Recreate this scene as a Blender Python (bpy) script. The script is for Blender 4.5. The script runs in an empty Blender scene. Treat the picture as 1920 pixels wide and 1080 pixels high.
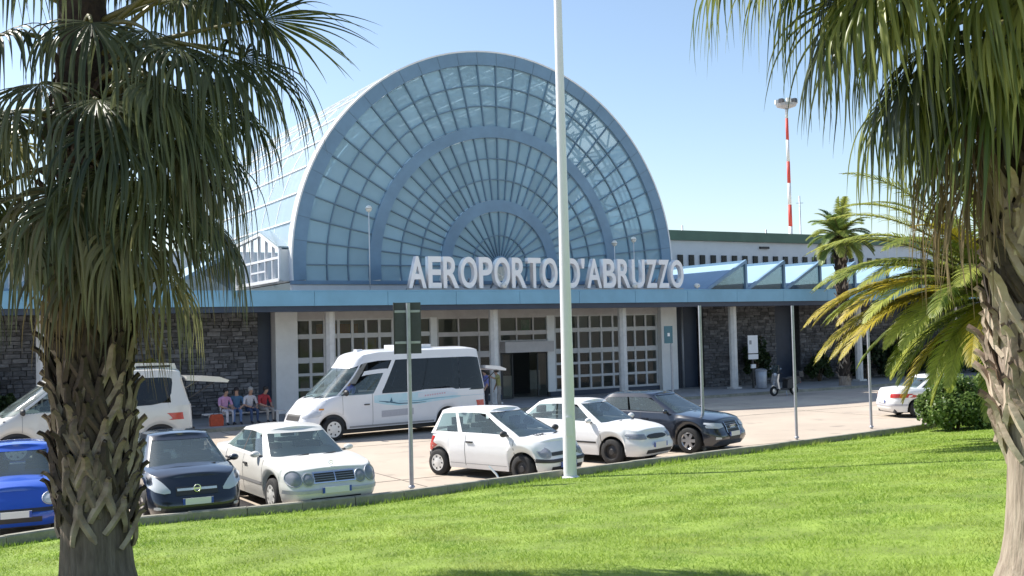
import bpy, bmesh, math, random
import numpy as np
from mathutils import Vector, Matrix, Euler

R = math.radians
random.seed(11)
scn = bpy.context.scene
COL = scn.collection

# ------------------------------------------------------------------ camera
CAM_H, FPX = 3.3, 2000.0
PITCH, ROLL = math.atan(80 / 2000), R(1.4)
c_fwd = Vector((0, math.cos(PITCH), math.sin(PITCH)))
c_up0 = Vector((0, -math.sin(PITCH), math.cos(PITCH)))
c_right = Vector((1, 0, 0)) * math.cos(ROLL) - c_up0 * math.sin(ROLL)
c_up = c_up0 * math.cos(ROLL) + Vector((1, 0, 0)) * math.sin(ROLL)
cam_d = bpy.data.cameras.new('camera')
cam = bpy.data.objects.new('camera', cam_d)
COL.objects.link(cam)
cam_d.sensor_width = 36
cam_d.lens = FPX / 1920 * 36
cam_d.clip_start, cam_d.clip_end = 0.1, 4000
m3 = Matrix((c_right, c_up, -c_fwd)).transposed()
cam.matrix_world = Matrix.Translation((0, 0, CAM_H)) @ m3.to_4x4()
scn.camera = cam


def G(px, py, z=0.0):
    """where the ray through a photo pixel meets the level z"""
    d = c_right * ((px - 960) / FPX) + c_up * ((540 - py) / FPX) + c_fwd
    t = (z - CAM_H) / d.z
    return Vector((0, 0, CAM_H)) + d * t


# ------------------------------------------------------------------ sky, sun, exposure
SUN_EL, SUN_AZ = R(47), math.atan2(-0.92, 0.40)      # azimuth from +Y towards +X
world = bpy.data.worlds.new('World')
scn.world = world
world.use_nodes = True
wn = world.node_tree
sky = wn.nodes.new('ShaderNodeTexSky')
sky.sky_type = 'NISHITA'
sky.sun_disc = False
sky.sun_elevation = SUN_EL
sky.sun_rotation = SUN_AZ
sky.altitude = 0
sky.air_density = 1.0
sky.dust_density = 0.8
sky.ozone_density = 1.0
bg = wn.nodes['Background']
bg.inputs[1].default_value = 0.112
wn.links.new(sky.outputs[0], bg.inputs[0])
sd = bpy.data.lights.new('sun', 'SUN')
sd.energy, sd.angle, sd.color = 4.5, R(0.5), (1, 0.95, 0.87)
sun = bpy.data.objects.new('sun', sd)
COL.objects.link(sun)
sv = Vector((math.sin(SUN_AZ) * math.cos(SUN_EL), math.cos(SUN_AZ) * math.cos(SUN_EL), math.sin(SUN_EL)))
sun.rotation_euler = sv.to_track_quat('Z', 'Y').to_euler()
vs = scn.view_settings
vs.view_transform, vs.look, vs.gamma, vs.use_curve_mapping = 'Standard', 'None', 1, False
vs.exposure = 0.82

# ------------------------------------------------------------------ materials
MATS = {}


def nodes(name):
    m = bpy.data.materials.new(name)
    m.use_nodes = True
    MATS[name] = m
    nt = m.node_tree
    return m, nt, nt.nodes['Principled BSDF'], nt.nodes['Material Output']


def mat(name, col, rough=0.6, metal=0.0, var=0.0, scale=4.0, bump=0.0, bscale=40.0, col2=None, coat=0.0, spec=0.5,
        coord='Object', stretch=(1, 1, 1), detail=6.0):
    """plain procedural surface: colour broken by noise, fine bump"""
    m, nt, b, out = nodes(name)
    b.inputs['Roughness'].default_value = rough
    b.inputs['Metallic'].default_value = metal
    b.inputs['Specular IOR Level'].default_value = spec
    b.inputs['Coat Weight'].default_value = coat
    b.inputs['Coat Roughness'].default_value = 0.04
    b.inputs['Base Color'].default_value = (*col, 1)
    tc = nt.nodes.new('ShaderNodeTexCoord')
    mp = nt.nodes.new('ShaderNodeMapping')
    mp.inputs['Scale'].default_value = stretch
    nt.links.new(tc.outputs[coord], mp.inputs[0])
    if var > 0 or col2:
        n = nt.nodes.new('ShaderNodeTexNoise')
        n.inputs['Scale'].default_value = scale
        n.inputs['Detail'].default_value = detail
        n.inputs['Roughness'].default_value = 0.65
        nt.links.new(mp.outputs[0], n.inputs[0])
        r = nt.nodes.new('ShaderNodeValToRGB')
        r.color_ramp.elements[0].position, r.color_ramp.elements[1].position = 0.32, 0.68
        c2 = col2 or tuple(c * (1 - var) for c in col)
        c1 = col if col2 else tuple(min(1, c * (1 + var)) for c in col)
        r.color_ramp.elements[0].color = (*c2, 1)
        r.color_ramp.elements[1].color = (*c1, 1)
        nt.links.new(n.outputs[0], r.inputs[0])
        nt.links.new(r.outputs[0], b.inputs['Base Color'])
    if bump > 0:
        n2 = nt.nodes.new('ShaderNodeTexNoise')
        n2.inputs['Scale'].default_value = bscale
        n2.inputs['Detail'].default_value = 4
        nt.links.new(mp.outputs[0], n2.inputs[0])
        bp = nt.nodes.new('ShaderNodeBump')
        bp.inputs['Strength'].default_value = bump
        bp.inputs['Distance'].default_value = 0.02
        nt.links.new(n2.outputs[0], bp.inputs['Height'])
        nt.links.new(bp.outputs[0], b.inputs['Normal'])
    return m


def leaf_mat(name, c1, c2, trans=0.4, rough=0.45, island=True, nscale=1.5):
    """thin leaf: diffuse, gloss and light coming through, colour varied by leaf and by place"""
    m, nt, b, out = nodes(name)
    b.inputs['Roughness'].default_value = rough
    b.inputs['Specular IOR Level'].default_value = 0.4
    tr = nt.nodes.new('ShaderNodeBsdfTranslucent')
    mx = nt.nodes.new('ShaderNodeMixShader')
    mx.inputs[0].default_value = trans
    nt.links.new(b.outputs[0], mx.inputs[1])
    nt.links.new(tr.outputs[0], mx.inputs[2])
    nt.links.new(mx.outputs[0], out.inputs[0])
    geo = nt.nodes.new('ShaderNodeNewGeometry')
    oi = nt.nodes.new('ShaderNodeObjectInfo')
    tc = nt.nodes.new('ShaderNodeTexCoord')
    n = nt.nodes.new('ShaderNodeTexNoise')
    n.inputs['Scale'].default_value = nscale
    n.inputs['Detail'].default_value = 3
    nt.links.new(tc.outputs['Object'], n.inputs[0])
    a1 = nt.nodes.new('ShaderNodeMath'); a1.operation = 'ADD'
    a2 = nt.nodes.new('ShaderNodeMath'); a2.operation = 'ADD'
    a3 = nt.nodes.new('ShaderNodeMath'); a3.operation = 'MULTIPLY'
    nt.links.new(geo.outputs['Random Per Island'], a1.inputs[0])
    nt.links.new(oi.outputs['Random'], a1.inputs[1])
    nt.links.new(a1.outputs[0], a2.inputs[0])
    nt.links.new(n.outputs[0], a2.inputs[1])
    nt.links.new(a2.outputs[0], a3.inputs[0])
    a3.inputs[1].default_value = 0.3333
    r = nt.nodes.new('ShaderNodeValToRGB')
    r.color_ramp.elements[0].position, r.color_ramp.elements[1].position = 0.25, 0.75
    r.color_ramp.elements[0].color = (*c1, 1)
    r.color_ramp.elements[1].color = (*c2, 1)
    nt.links.new(a3.outputs[0], r.inputs[0])
    nt.links.new(r.outputs[0], b.inputs['Base Color'])
    nt.links.new(r.outputs[0], tr.inputs[0])
    return m


def glass_mat(name, tint, through, body, rough=0.03, bodyrough=0.5, spec_mix=0.14, vary=0.0):
    """sheet glass: what shows through, a little body colour, mirror gloss by Fresnel"""
    m, nt, b, out = nodes(name)
    b.inputs['Base Color'].default_value = (*body, 1)
    b.inputs['Roughness'].default_value = bodyrough
    b.inputs['Specular IOR Level'].default_value = 0.2
    if vary > 0:          # panes differ a little from one another, with faint dirt
        oi = nt.nodes.new('ShaderNodeObjectInfo')
        tc = nt.nodes.new('ShaderNodeTexCoord')
        nz = nt.nodes.new('ShaderNodeTexNoise')
        nz.inputs['Scale'].default_value = 0.9
        nz.inputs['Detail'].default_value = 5
        nt.links.new(tc.outputs['Object'], nz.inputs[0])
        ad = nt.nodes.new('ShaderNodeMath'); ad.operation = 'ADD'
        nt.links.new(oi.outputs['Random'], ad.inputs[0]); nt.links.new(nz.outputs[0], ad.inputs[1])
        hv = nt.nodes.new('ShaderNodeMath'); hv.operation = 'MULTIPLY'; hv.inputs[1].default_value = 0.5
        nt.links.new(ad.outputs[0], hv.inputs[0])
        rp = nt.nodes.new('ShaderNodeValToRGB')
        rp.color_ramp.elements[0].color = (*[c * (1 - vary) for c in body], 1)
        rp.color_ramp.elements[1].color = (*[min(1, c * (1 + vary)) for c in body], 1)
        nt.links.new(hv.outputs[0], rp.inputs[0])
        nt.links.new(rp.outputs[0], b.inputs['Base Color'])
    t = nt.nodes.new('ShaderNodeBsdfTransparent')
    t.inputs[0].default_value = (*tint, 1)
    g = nt.nodes.new('ShaderNodeBsdfGlossy')
    g.inputs['Roughness'].default_value = rough
    g.inputs['Color'].default_value = (0.95, 0.97, 1, 1)
    m1 = nt.nodes.new('ShaderNodeMixShader')
    m1.inputs[0].default_value = through
    nt.links.new(b.outputs[0], m1.inputs[1])
    nt.links.new(t.outputs[0], m1.inputs[2])
    lw = nt.nodes.new('ShaderNodeLayerWeight')
    lw.inputs[0].default_value = spec_mix
    m2 = nt.nodes.new('ShaderNodeMixShader')
    nt.links.new(lw.outputs['Fresnel'], m2.inputs[0])
    nt.links.new(m1.outputs[0], m2.inputs[1])
    nt.links.new(g.outputs[0], m2.inputs[2])
    nt.links.new(m2.outputs[0], out.inputs[0])
    return m


mat('paving', (0.50, 0.42, 0.335), 0.9, var=0.16, scale=0.35, bump=0.25, bscale=30, col2=(0.41, 0.345, 0.28), coord='Object')
def overlay(name, col, scale, lo, hi, amount, detail=6):
    """a second layer of stains or dry patches over a finished material"""
    m = MATS[name]; nt = m.node_tree; b = nt.nodes['Principled BSDF']
    src = b.inputs['Base Color'].links[0].from_socket
    tc = nt.nodes.new('ShaderNodeTexCoord')
    n = nt.nodes.new('ShaderNodeTexNoise'); n.inputs['Scale'].default_value = scale; n.inputs['Detail'].default_value = detail
    nt.links.new(tc.outputs['Object'], n.inputs[0])
    r = nt.nodes.new('ShaderNodeMapRange'); r.inputs[1].default_value, r.inputs[2].default_value = lo, hi
    r.inputs[4].default_value = amount
    nt.links.new(n.outputs[0], r.inputs[0])
    mx = nt.nodes.new('ShaderNodeMix'); mx.data_type = 'RGBA'
    nt.links.new(r.outputs[0], mx.inputs[0]); nt.links.new(src, mx.inputs[6]); mx.inputs[7].default_value = (*col, 1)
    for l in list(src.links):
        if l.to_node != mx: nt.links.new(mx.outputs[2], l.to_socket)


overlay('paving', (0.20, 0.175, 0.15), 1.1, 0.60, 0.72, 0.55)
overlay('paving', (0.62, 0.55, 0.46), 0.18, 0.55, 0.7, 0.5, 3)
mat('joint', (0.17, 0.15, 0.125), 0.95, var=0.3, scale=2)
mat('sidewalk', (0.40, 0.38, 0.36), 0.85, var=0.15, scale=0.8, bump=0.2, bscale=25)
mat('kerb', (0.38, 0.355, 0.30), 0.9, col2=(0.20, 0.20, 0.15), scale=2.2, bump=0.4, bscale=30)
mat('soil', (0.19, 0.27, 0.04), 0.95, var=0.35, scale=1.2, bump=0.6, bscale=20)
mat('white_line', (0.72, 0.71, 0.68), 0.8, var=0.2, scale=3)
def stone_mat(name, c1, c2):
    """rough split stone, each block its own shade"""
    m = mat(name, c1, 0.92, col2=c2, scale=3.0, bump=0.9, bscale=9, stretch=(1, 1, 2))
    nt = m.node_tree; b = nt.nodes['Principled BSDF']
    geo = nt.nodes.new('ShaderNodeNewGeometry')
    src = b.inputs['Base Color'].links[0].from_socket
    r = nt.nodes.new('ShaderNodeMapRange'); r.inputs[3].default_value, r.inputs[4].default_value = 0.55, 1.35
    nt.links.new(geo.outputs['Random Per Island'], r.inputs[0])
    mx = nt.nodes.new('ShaderNodeVectorMath'); mx.operation = 'SCALE'
    nt.links.new(src, mx.inputs[0]); nt.links.new(r.outputs[0], mx.inputs['Scale'])
    nt.links.new(mx.outputs[0], b.inputs['Base Color'])


stone_mat('slate', (0.20, 0.20, 0.21), (0.085, 0.085, 0.092))
mat('mortar', (0.06, 0.06, 0.062), 0.95, var=0.3, scale=6)
mat('white_wall', (0.80, 0.80, 0.79), 0.7, var=0.06, scale=1.5, bump=0.1, bscale=30)
mat('grey_wall', (0.74, 0.75, 0.74), 0.7, var=0.07, scale=0.6)
mat('beam', (0.52, 0.49, 0.48), 0.7, var=0.1, scale=2)
mat('concrete', (0.70, 0.68, 0.65), 0.8, var=0.14, scale=2.5, bump=0.2, bscale=30)
mat('blue_frame', (0.16, 0.275, 0.40), 0.45, var=0.12, scale=0.8)
mat('blue_fascia', (0.20, 0.42, 0.58), 0.4, var=0.10, scale=0.7)
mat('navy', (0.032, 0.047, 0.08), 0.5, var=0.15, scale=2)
mat('sky_panel', (0.27, 0.42, 0.54), 0.5, var=0.08, scale=0.6)
mat('mullion', (0.12, 0.20, 0.28), 0.45)
mat('green_band', (0.10, 0.17, 0.115), 0.6, var=0.12, scale=1)
mat('white_metal', (0.78, 0.79, 0.80), 0.4, var=0.04, scale=3)
mat('truss', (0.74, 0.78, 0.80), 0.5)
mat('floor_tile', (0.38, 0.37, 0.34), 0.3, var=0.1, scale=1)
mat('inner_wall', (0.45, 0.43, 0.37), 0.8, var=0.1, scale=1)
mat('dark_inner', (0.03, 0.03, 0.032), 0.7)
mat('poster_red', (0.45, 0.12, 0.05), 0.6, col2=(0.5, 0.28, 0.05), scale=3)
mat('poster_yellow', (0.55, 0.42, 0.06), 0.6, col2=(0.5, 0.5, 0.35), scale=2.5)
mat('poster_green', (0.04, 0.30, 0.10), 0.6, col2=(0.3, 0.4, 0.3), scale=3)
mat('letters', (0.88, 0.88, 0.90), 0.45, var=0.05, scale=2)
mat('galv', (0.36, 0.38, 0.42), 0.45, metal=0.4, var=0.12, scale=5)
mat('pole_white', (0.76, 0.75, 0.79), 0.4, var=0.08, scale=1.2, stretch=(1, 1, 0.3))
mat('mast_red', (0.60, 0.07, 0.05), 0.6)
mat('mast_white', (0.75, 0.74, 0.74), 0.6)
mat('sign_back', (0.05, 0.055, 0.066), 0.5, var=0.2, scale=4)
mat('teal', (0.05, 0.15, 0.19), 0.5)
mat('globe', (0.8, 0.8, 0.76), 0.3)
mat('paint_white', (0.78, 0.78, 0.78), 0.4, coat=0.35, var=0.03, scale=2)
mat('paint_pale', (0.70, 0.69, 0.65), 0.38, coat=0.4, var=0.03, scale=2)
mat('paint_bus', (0.76, 0.77, 0.80), 0.35, coat=0.6, var=0.03, scale=2)
mat('paint_silver', (0.64, 0.63, 0.59), 0.35, metal=0.1, coat=0.7)
mat('paint_black', (0.010, 0.014, 0.022), 0.28, coat=1.0)
mat('paint_navy', (0.016, 0.022, 0.036), 0.28, coat=1.0)
mat('paint_blue', (0.015, 0.085, 0.50), 0.3, coat=1.0)
mat('frame_grey', (0.56, 0.56, 0.56), 0.5, var=0.05, scale=3)
mat('plastic', (0.035, 0.035, 0.038), 0.55)
mat('rubber', (0.022, 0.022, 0.023), 0.85, bump=0.2, bscale=60)
mat('seam', (0.05, 0.05, 0.055), 0.7)
mat('seam_light', (0.32, 0.32, 0.33), 0.7)
mat('chrome', (0.78, 0.79, 0.80), 0.14, metal=1.0)
mat('alloy', (0.58, 0.58, 0.60), 0.3, metal=0.75)
mat('hubcap', (0.72, 0.72, 0.70), 0.4, metal=0.2)
mat('steel_rim', (0.05, 0.05, 0.052), 0.5, metal=0.4)
mat('plate', (0.74, 0.74, 0.74), 0.5)
mat('plate_blue', (0.03, 0.08, 0.40), 0.5)
mat('tail_red', (0.50, 0.03, 0.025), 0.2, coat=0.6)
mat('amber', (0.70, 0.28, 0.03), 0.25, coat=0.5)
mat('decal_cyan', (0.38, 0.66, 0.76), 0.4, col2=(0.62, 0.76, 0.82), scale=1.6)
mat('decal_pale', (0.66, 0.72, 0.78), 0.4)
mat('decal_blue', (0.05, 0.14, 0.22), 0.4)
mat('decal_sea', (0.18, 0.42, 0.55), 0.4)
mat('decal_grey', (0.50, 0.50, 0.54), 0.5, col2=(0.42, 0.42, 0.46), scale=14, stretch=(1, 1, 3))
mat('decal_pink', (0.62, 0.36, 0.42), 0.5)
mat('interior', (0.045, 0.046, 0.05), 0.8)
glass_mat('car_glass', (0.55, 0.66, 0.66), 0.72, (0.15, 0.21, 0.22), spec_mix=0.34)
glass_mat('tinted_glass', (0.10, 0.12, 0.14), 0.6, (0.02, 0.024, 0.03), spec_mix=0.28)
glass_mat('lamp_glass', (0.85, 0.88, 0.92), 0.2, (0.66, 0.69, 0.74), spec_mix=0.35)
glass_mat('lamp_grey', (0.7, 0.72, 0.78), 0.25, (0.26, 0.28, 0.33), spec_mix=0.3)
mat('satin', (0.80, 0.80, 0.82), 0.35, metal=0.35)
glass_mat('arch_glass', (0.56, 0.76, 0.88), 0.36, (0.34, 0.52, 0.64), spec_mix=0.13, vary=0.30)
glass_mat('vault_glass', (0.70, 0.84, 0.92), 0.42, (0.52, 0.66, 0.74), spec_mix=0.16, bodyrough=0.4)
glass_mat('shop_glass', (0.65, 0.70, 0.68), 0.80, (0.10, 0.11, 0.10), spec_mix=0.24)
glass_mat('dark_glass', (0.2, 0.24, 0.26), 0.6, (0.025, 0.03, 0.04), spec_mix=0.2)
mat('bark', (0.40, 0.33, 0.265), 0.95, bump=1.0, bscale=9, col2=(0.20, 0.155, 0.12), scale=5, stretch=(3.5, 3.5, 0.45))
mat('bark_brown', (0.22, 0.175, 0.14), 0.95, bump=1.0, bscale=9, col2=(0.09, 0.068, 0.052), scale=5, stretch=(3.5, 3.5, 0.45))
mat('bark_dark', (0.06, 0.042, 0.03), 0.95, bump=1.0, bscale=14, col2=(0.02, 0.014, 0.011), scale=6)  # dark upper bark, with shade below the leaf skirt put into the colour
mat('boot', (0.42, 0.35, 0.27), 0.85, bump=0.5, bscale=16, col2=(0.16, 0.11, 0.08), scale=3.2)
mat('boot_dark', (0.10, 0.072, 0.055), 0.9, bump=0.6, bscale=16, col2=(0.03, 0.022, 0.018), scale=4)  # dark fibre, deepened further to hold the shade under the crown
mat('boot_mid', (0.27, 0.215, 0.165), 0.9, bump=0.6, bscale=16, col2=(0.09, 0.065, 0.05), scale=4)
mat('boot_pale', (0.62, 0.53, 0.42), 0.85, bump=0.4, bscale=16, col2=(0.34, 0.25, 0.19), scale=3.5)
leaf_mat('fan_green', (0.032, 0.048, 0.022), (0.17, 0.19, 0.09), 0.34, 0.34)
leaf_mat('fan_bright', (0.08, 0.12, 0.025), (0.44, 0.45, 0.13), 0.46, 0.34)  # yellow-green leaf with a sunlit brightness put into its colour
leaf_mat('fan_dry', (0.10, 0.065, 0.03), (0.26, 0.20, 0.10), 0.28, 0.7)
leaf_mat('feather_green', (0.12, 0.18, 0.03), (0.48, 0.50, 0.11), 0.50, 0.42)
leaf_mat('feather_yellow', (0.22, 0.21, 0.02), (0.52, 0.40, 0.04), 0.42, 0.45)
leaf_mat('bush_leaf', (0.06, 0.12, 0.025), (0.32, 0.42, 0.12), 0.42, 0.4)
leaf_mat('fan_mix', (0.075, 0.07, 0.035), (0.24, 0.23, 0.11), 0.34, 0.45)
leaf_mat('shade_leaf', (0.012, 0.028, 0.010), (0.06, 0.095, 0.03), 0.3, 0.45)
leaf_mat('lime_leaf', (0.10, 0.13, 0.02), (0.32, 0.32, 0.06), 0.4, 0.45)
leaf_mat('grass', (0.18, 0.31, 0.03), (0.38, 0.50, 0.085), 0.35, 0.6, nscale=0.6)
overlay('grass', (0.46, 0.46, 0.12), 0.45, 0.56, 0.70, 0.4, 4)
overlay('grass', (0.13, 0.27, 0.03), 1.6, 0.58, 0.70, 0.6, 3)
mat('petiole', (0.16, 0.15, 0.05), 0.5)
mat('wood', (0.16, 0.11, 0.07), 0.9, var=0.3, scale=6)
SKIN = mat('skin', (0.45, 0.27, 0.19), 0.6)
mat('hair', (0.02, 0.014, 0.012), 0.6)
mat('hair_grey', (0.35, 0.33, 0.30), 0.6)
for nm, c in (('cloth_pink', (0.55, 0.30, 0.48)), ('cloth_blue', (0.06, 0.14, 0.24)), ('cloth_pale', (0.60, 0.58, 0.60)),
              ('cloth_red', (0.38, 0.04, 0.05)), ('jeans', (0.13, 0.20, 0.36)), ('jeans_dark', (0.05, 0.08, 0.16)),
              ('cloth_grey', (0.34, 0.31, 0.28)), ('cloth_violet', (0.16, 0.18, 0.42)), ('cloth_khaki', (0.30, 0.28, 0.11)),
              ('cloth_black', (0.03, 0.03, 0.035)), ('bag_red', (0.50, 0.09, 0.04))):
    mat(nm, c, 0.85, var=0.15, scale=9, bump=0.15, bscale=30)


# ------------------------------------------------------------------ object helpers
def tag(o, label=None, cat=None, group=None, kind=None):
    if label: o['label'] = label
    if cat: o['category'] = cat
    if group: o['group'] = group
    if kind: o['kind'] = kind
    return o


def thing(name, label, cat, loc=(0, 0, 0), rz=0.0, group=None):
    o = bpy.data.objects.new(name, None)
    o.empty_display_size = 0.3
    COL.objects.link(o)
    o.location = loc
    o.rotation_euler = (0, 0, rz)
    return tag(o, label, cat, group)


def link(name, me, parent=None, loc=None, rot=None):
    o = bpy.data.objects.new(name, me)
    COL.objects.link(o)
    if parent: o.parent = parent
    if loc is not None: o.location = loc
    if rot is not None: o.rotation_euler = rot
    return o


class MB:
    """collects faces, then becomes one mesh object"""

    def __init__(s):
        s.v, s.f, s.mi = [], [], []

    def add(s, vs, fs, mi=0):
        n = len(s.v)
        s.v += [tuple(p) for p in vs]
        s.f += [tuple(n + i for i in f) for f in fs]
        s.mi += [mi] * len(fs)
        return s

    def box(s, x0, x1, y0, y1, z0, z1, mi=0):
        return s.add([(x0, y0, z0), (x1, y0, z0), (x1, y1, z0), (x0, y1, z0), (x0, y0, z1), (x1, y0, z1), (x1, y1, z1), (x0, y1, z1)],
                     [(0, 3, 2, 1), (4, 5, 6, 7), (0, 1, 5, 4), (1, 2, 6, 5), (2, 3, 7, 6), (3, 0, 4, 7)], mi)

    def tube(s, pts, rad, n=8, cap=True, mi=0):
        pts = [Vector(p) for p in pts]
        rs = rad if isinstance(rad, (list, tuple)) else [rad] * len(pts)
        rings = []
        up = None
        for i, p in enumerate(pts):
            d = (pts[min(i + 1, len(pts) - 1)] - pts[max(i - 1, 0)]).normalized()
            if up is None:
                up = Vector((0, 0, 1)) if abs(d.z) < 0.9 else Vector((1, 0, 0))
            a = d.cross(up).normalized()
            b = a.cross(d).normalized()
            up = b
            rings.append([p + (a * math.cos(2 * math.pi * k / n) + b * math.sin(2 * math.pi * k / n)) * rs[i] for k in range(n)])
        vs = [q for r in rings for q in r]
        fs = []
        for i in range(len(pts) - 1):
            for k in range(n):
                k2 = (k + 1) % n
                fs.append((i * n + k, i * n + k2, (i + 1) * n + k2, (i + 1) * n + k))
        if cap:
            fs.append(tuple(range(n - 1, -1, -1)))
            fs.append(tuple((len(pts) - 1) * n + k for k in range(n)))
        return s.add(vs, fs, mi)

    def bar(s, a, b, w, h, up=(0, 0, 1), mi=0):
        a, b, up = Vector(a), Vector(b), Vector(up)
        d = (b - a).normalized()
        x = d.cross(up).normalized() * (w / 2)
        y = x.normalized().cross(d).normalized() * (h / 2)
        vs = [a - x - y, a + x - y, a + x + y, a - x + y, b - x - y, b + x - y, b + x + y, b - x + y]
        return s.add(vs, [(0, 3, 2, 1), (4, 5, 6, 7), (0, 1, 5, 4), (1, 2, 6, 5), (2, 3, 7, 6), (3, 0, 4, 7)], mi)

    def lathe(s, prof, n=24, axis='z', c=(0, 0, 0), mi=0):
        """prof: list of (radius, height)"""
        vs, fs = [], []
        for r, h in prof:
            for k in range(n):
                a = 2 * math.pi * k / n
                if axis == 'z': p = (c[0] + r * math.cos(a), c[1] + r * math.sin(a), c[2] + h)
                elif axis == 'y': p = (c[0] + r * math.cos(a), c[1] + h, c[2] + r * math.sin(a))
                else: p = (c[0] + h, c[1] + r * math.cos(a), c[2] + r * math.sin(a))
                vs.append(p)
        for i in range(len(prof) - 1):
            for k in range(n):
                k2 = (k + 1) % n
                fs.append((i * n + k, i * n + k2, (i + 1) * n + k2, (i + 1) * n + k))
        return s.add(vs, fs, mi)

    def prism(s, poly, a, b, axis='y', mi=0):
        """polygon extruded along an axis from a to b"""
        n = len(poly)

        def pt(q, h):
            return (q[0], h, q[1]) if axis == 'y' else ((h, q[0], q[1]) if axis == 'x' else (q[0], q[1], h))
        vs = [pt(q, a) for q in poly] + [pt(q, b) for q in poly]
        fs = [tuple(range(n - 1, -1, -1)), tuple(range(n, 2 * n))]
        for k in range(n):
            fs.append((k, (k + 1) % n, n + (k + 1) % n, n + k))
        return s.add(vs, fs, mi)

    def grid(s, rows, mi=0, closed=False):
        m = len(rows[0])
        vs = [p for r in rows for p in r]
        fs = []
        for i in range(len(rows) - 1):
            for k in range(m - 1 + (1 if closed else 0)):
                k2 = (k + 1) % m
                fs.append((i * m + k, i * m + k2, (i + 1) * m + k2, (i + 1) * m + k))
        return s.add(vs, fs, mi)

    def mesh(s, name, mats, smooth=False, fix=True):
        me = bpy.data.meshes.new(name)
        me.from_pydata(s.v, [], s.f)
        for mname in (mats if isinstance(mats, (list, tuple)) else [mats]):
            me.materials.append(MATS[mname])
        if max(s.mi, default=0) > 0:
            me.polygons.foreach_set('material_index', s.mi)
        if fix:
            bm = bmesh.new(); bm.from_mesh(me)
            bmesh.ops.recalc_face_normals(bm, faces=bm.faces)
            bm.to_mesh(me); bm.free()
        if smooth:
            me.polygons.foreach_set('use_smooth', [True] * len(me.polygons))
            if smooth != True:
                try: me.set_sharp_from_angle(angle=R(smooth))
                except Exception: pass
        me.update()
        return me

    def build(s, name, mats, parent=None, smooth=False, loc=None, rot=None, fix=True):
        return link(name, s.mesh(name, mats, smooth, fix), parent, loc, rot)


def interp(pts, x):
    if x <= pts[0][0]: return pts[0][1]
    for (x0, y0), (x1, y1) in zip(pts, pts[1:]):
        if x <= x1:
            t = (x - x0) / (x1 - x0)
            return y0 + (y1 - y0) * t
    return pts[-1][1]


def sinterp(pts, x, w=0.09):
    """the same, softened at the corners"""
    return (interp(pts, x - w) + 2 * interp(pts, x - w / 2) + 2 * interp(pts, x) + 2 * interp(pts, x + w / 2) + interp(pts, x + w)) / 8


# ------------------------------------------------------------------ ground, pavement, lawn
gb = MB()
gb.add([(-1500, -1500, 0), (1500, -1500, 0), (1500, 1500, 0), (-1500, 1500, 0)], [(0, 1, 2, 3)])
tag(gb.build('ground', 'paving'), kind='structure')

BA = R(30)                                   # the terminal front runs 30 degrees to the picture
BO = Vector((-9.63, 44.37, 0))
BU, BV = Vector((math.cos(BA), math.sin(BA), 0)), Vector((-math.sin(BA), math.cos(BA), 0))


def W(u, v, z=0.0):
    return BO + BU * u + BV * v + Vector((0, 0, z))


sw = MB().box(-60, 75, -5.2, 30, 0.0, 0.12)
tag(sw.build('pavement', 'sidewalk', loc=BO, rot=(0, 0, BA)), kind='structure')
ke = MB()
for k in range(90):
    ke.box(-60 + 1.5 * k + 0.008, -60 + 1.5 * (k + 1) - 0.008, -5.45, -5.205, 0, 0.128)
tag(ke.build('pavement_kerb', 'kerb', loc=BO, rot=(0, 0, BA)), kind='structure')

jb = MB()
for vv0 in (-13.6, -21.0):
    jb.box(-40, 60, vv0 - .025, vv0 + .025, .0, .004)
for uu0 in (-14, -4, 6, 16, 26, 36):
    jb.box(uu0 - .02, uu0 + .02, -34, -5.5, .0, .0035)
tag(jb.build('paving_joint', 'joint', loc=BO, rot=(0, 0, BA)), kind='structure')

KERB_H = 0.30
KP = [G(px, py, KERB_H) for px, py in ((-420, 1068), (0, 1005), (250, 968), (450, 951), (715, 925), (1060, 880), (1400, 838), (1720, 797))]
d_end = (KP[-1] - KP[-2]).normalized()
KP.append(KP[-1] + d_end * 9)
KP = [Vector((p.x, p.y)) for p in KP]


def kerb_dist(x, y):
    """distance inside the lawn from the kerb line"""
    best = 1e9
    p = Vector((x, y))
    for a, b in zip(KP, KP[1:]):
        ab = b - a
        t = max(0, min(1, (p - a).dot(ab) / ab.length_squared))
        q = a + ab * t
        dd = (p - q).length
        if dd < best:
            best = dd
            side = ab.x * (p.y - a.y) - ab.y * (p.x - a.x)
    return best if side < 0 else -best


def lawn_z(x, y):
    d = max(0.0, kerb_dist(x, y))
    return 0.13 + 0.08 * d + 0.02 * math.sin(x * 0.9 + 1) * math.sin(y * 0.7)


lm = MB()
rows = []
cum = [0]
for a, b in zip(KP, KP[1:]): cum.append(cum[-1] + (b - a).length)
NL = 70


def along(s):
    for i in range(len(KP) - 1):
        if s <= cum[i + 1] or i == len(KP) - 2:
            return KP[i] + (KP[i + 1] - KP[i]) * ((s - cum[i]) / (cum[i + 1] - cum[i]))


inward = Vector((0.56, -0.83))
for j in range(36):
    dd = 0.06 + 22 * (j / 35) ** 1.3
    row = []
    for i in range(NL + 1):
        p = along(cum[-1] * i / NL) + inward * dd
        row.append((p.x, p.y, lawn_z(p.x, p.y)))
    rows.append(row)
lm.grid(rows)
lawn = lm.build('lawn', 'soil', smooth=True)
if lawn.data.polygons[0].normal.z < 0: lawn.data.flip_normals()
tag(lawn, kind='structure')

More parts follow.
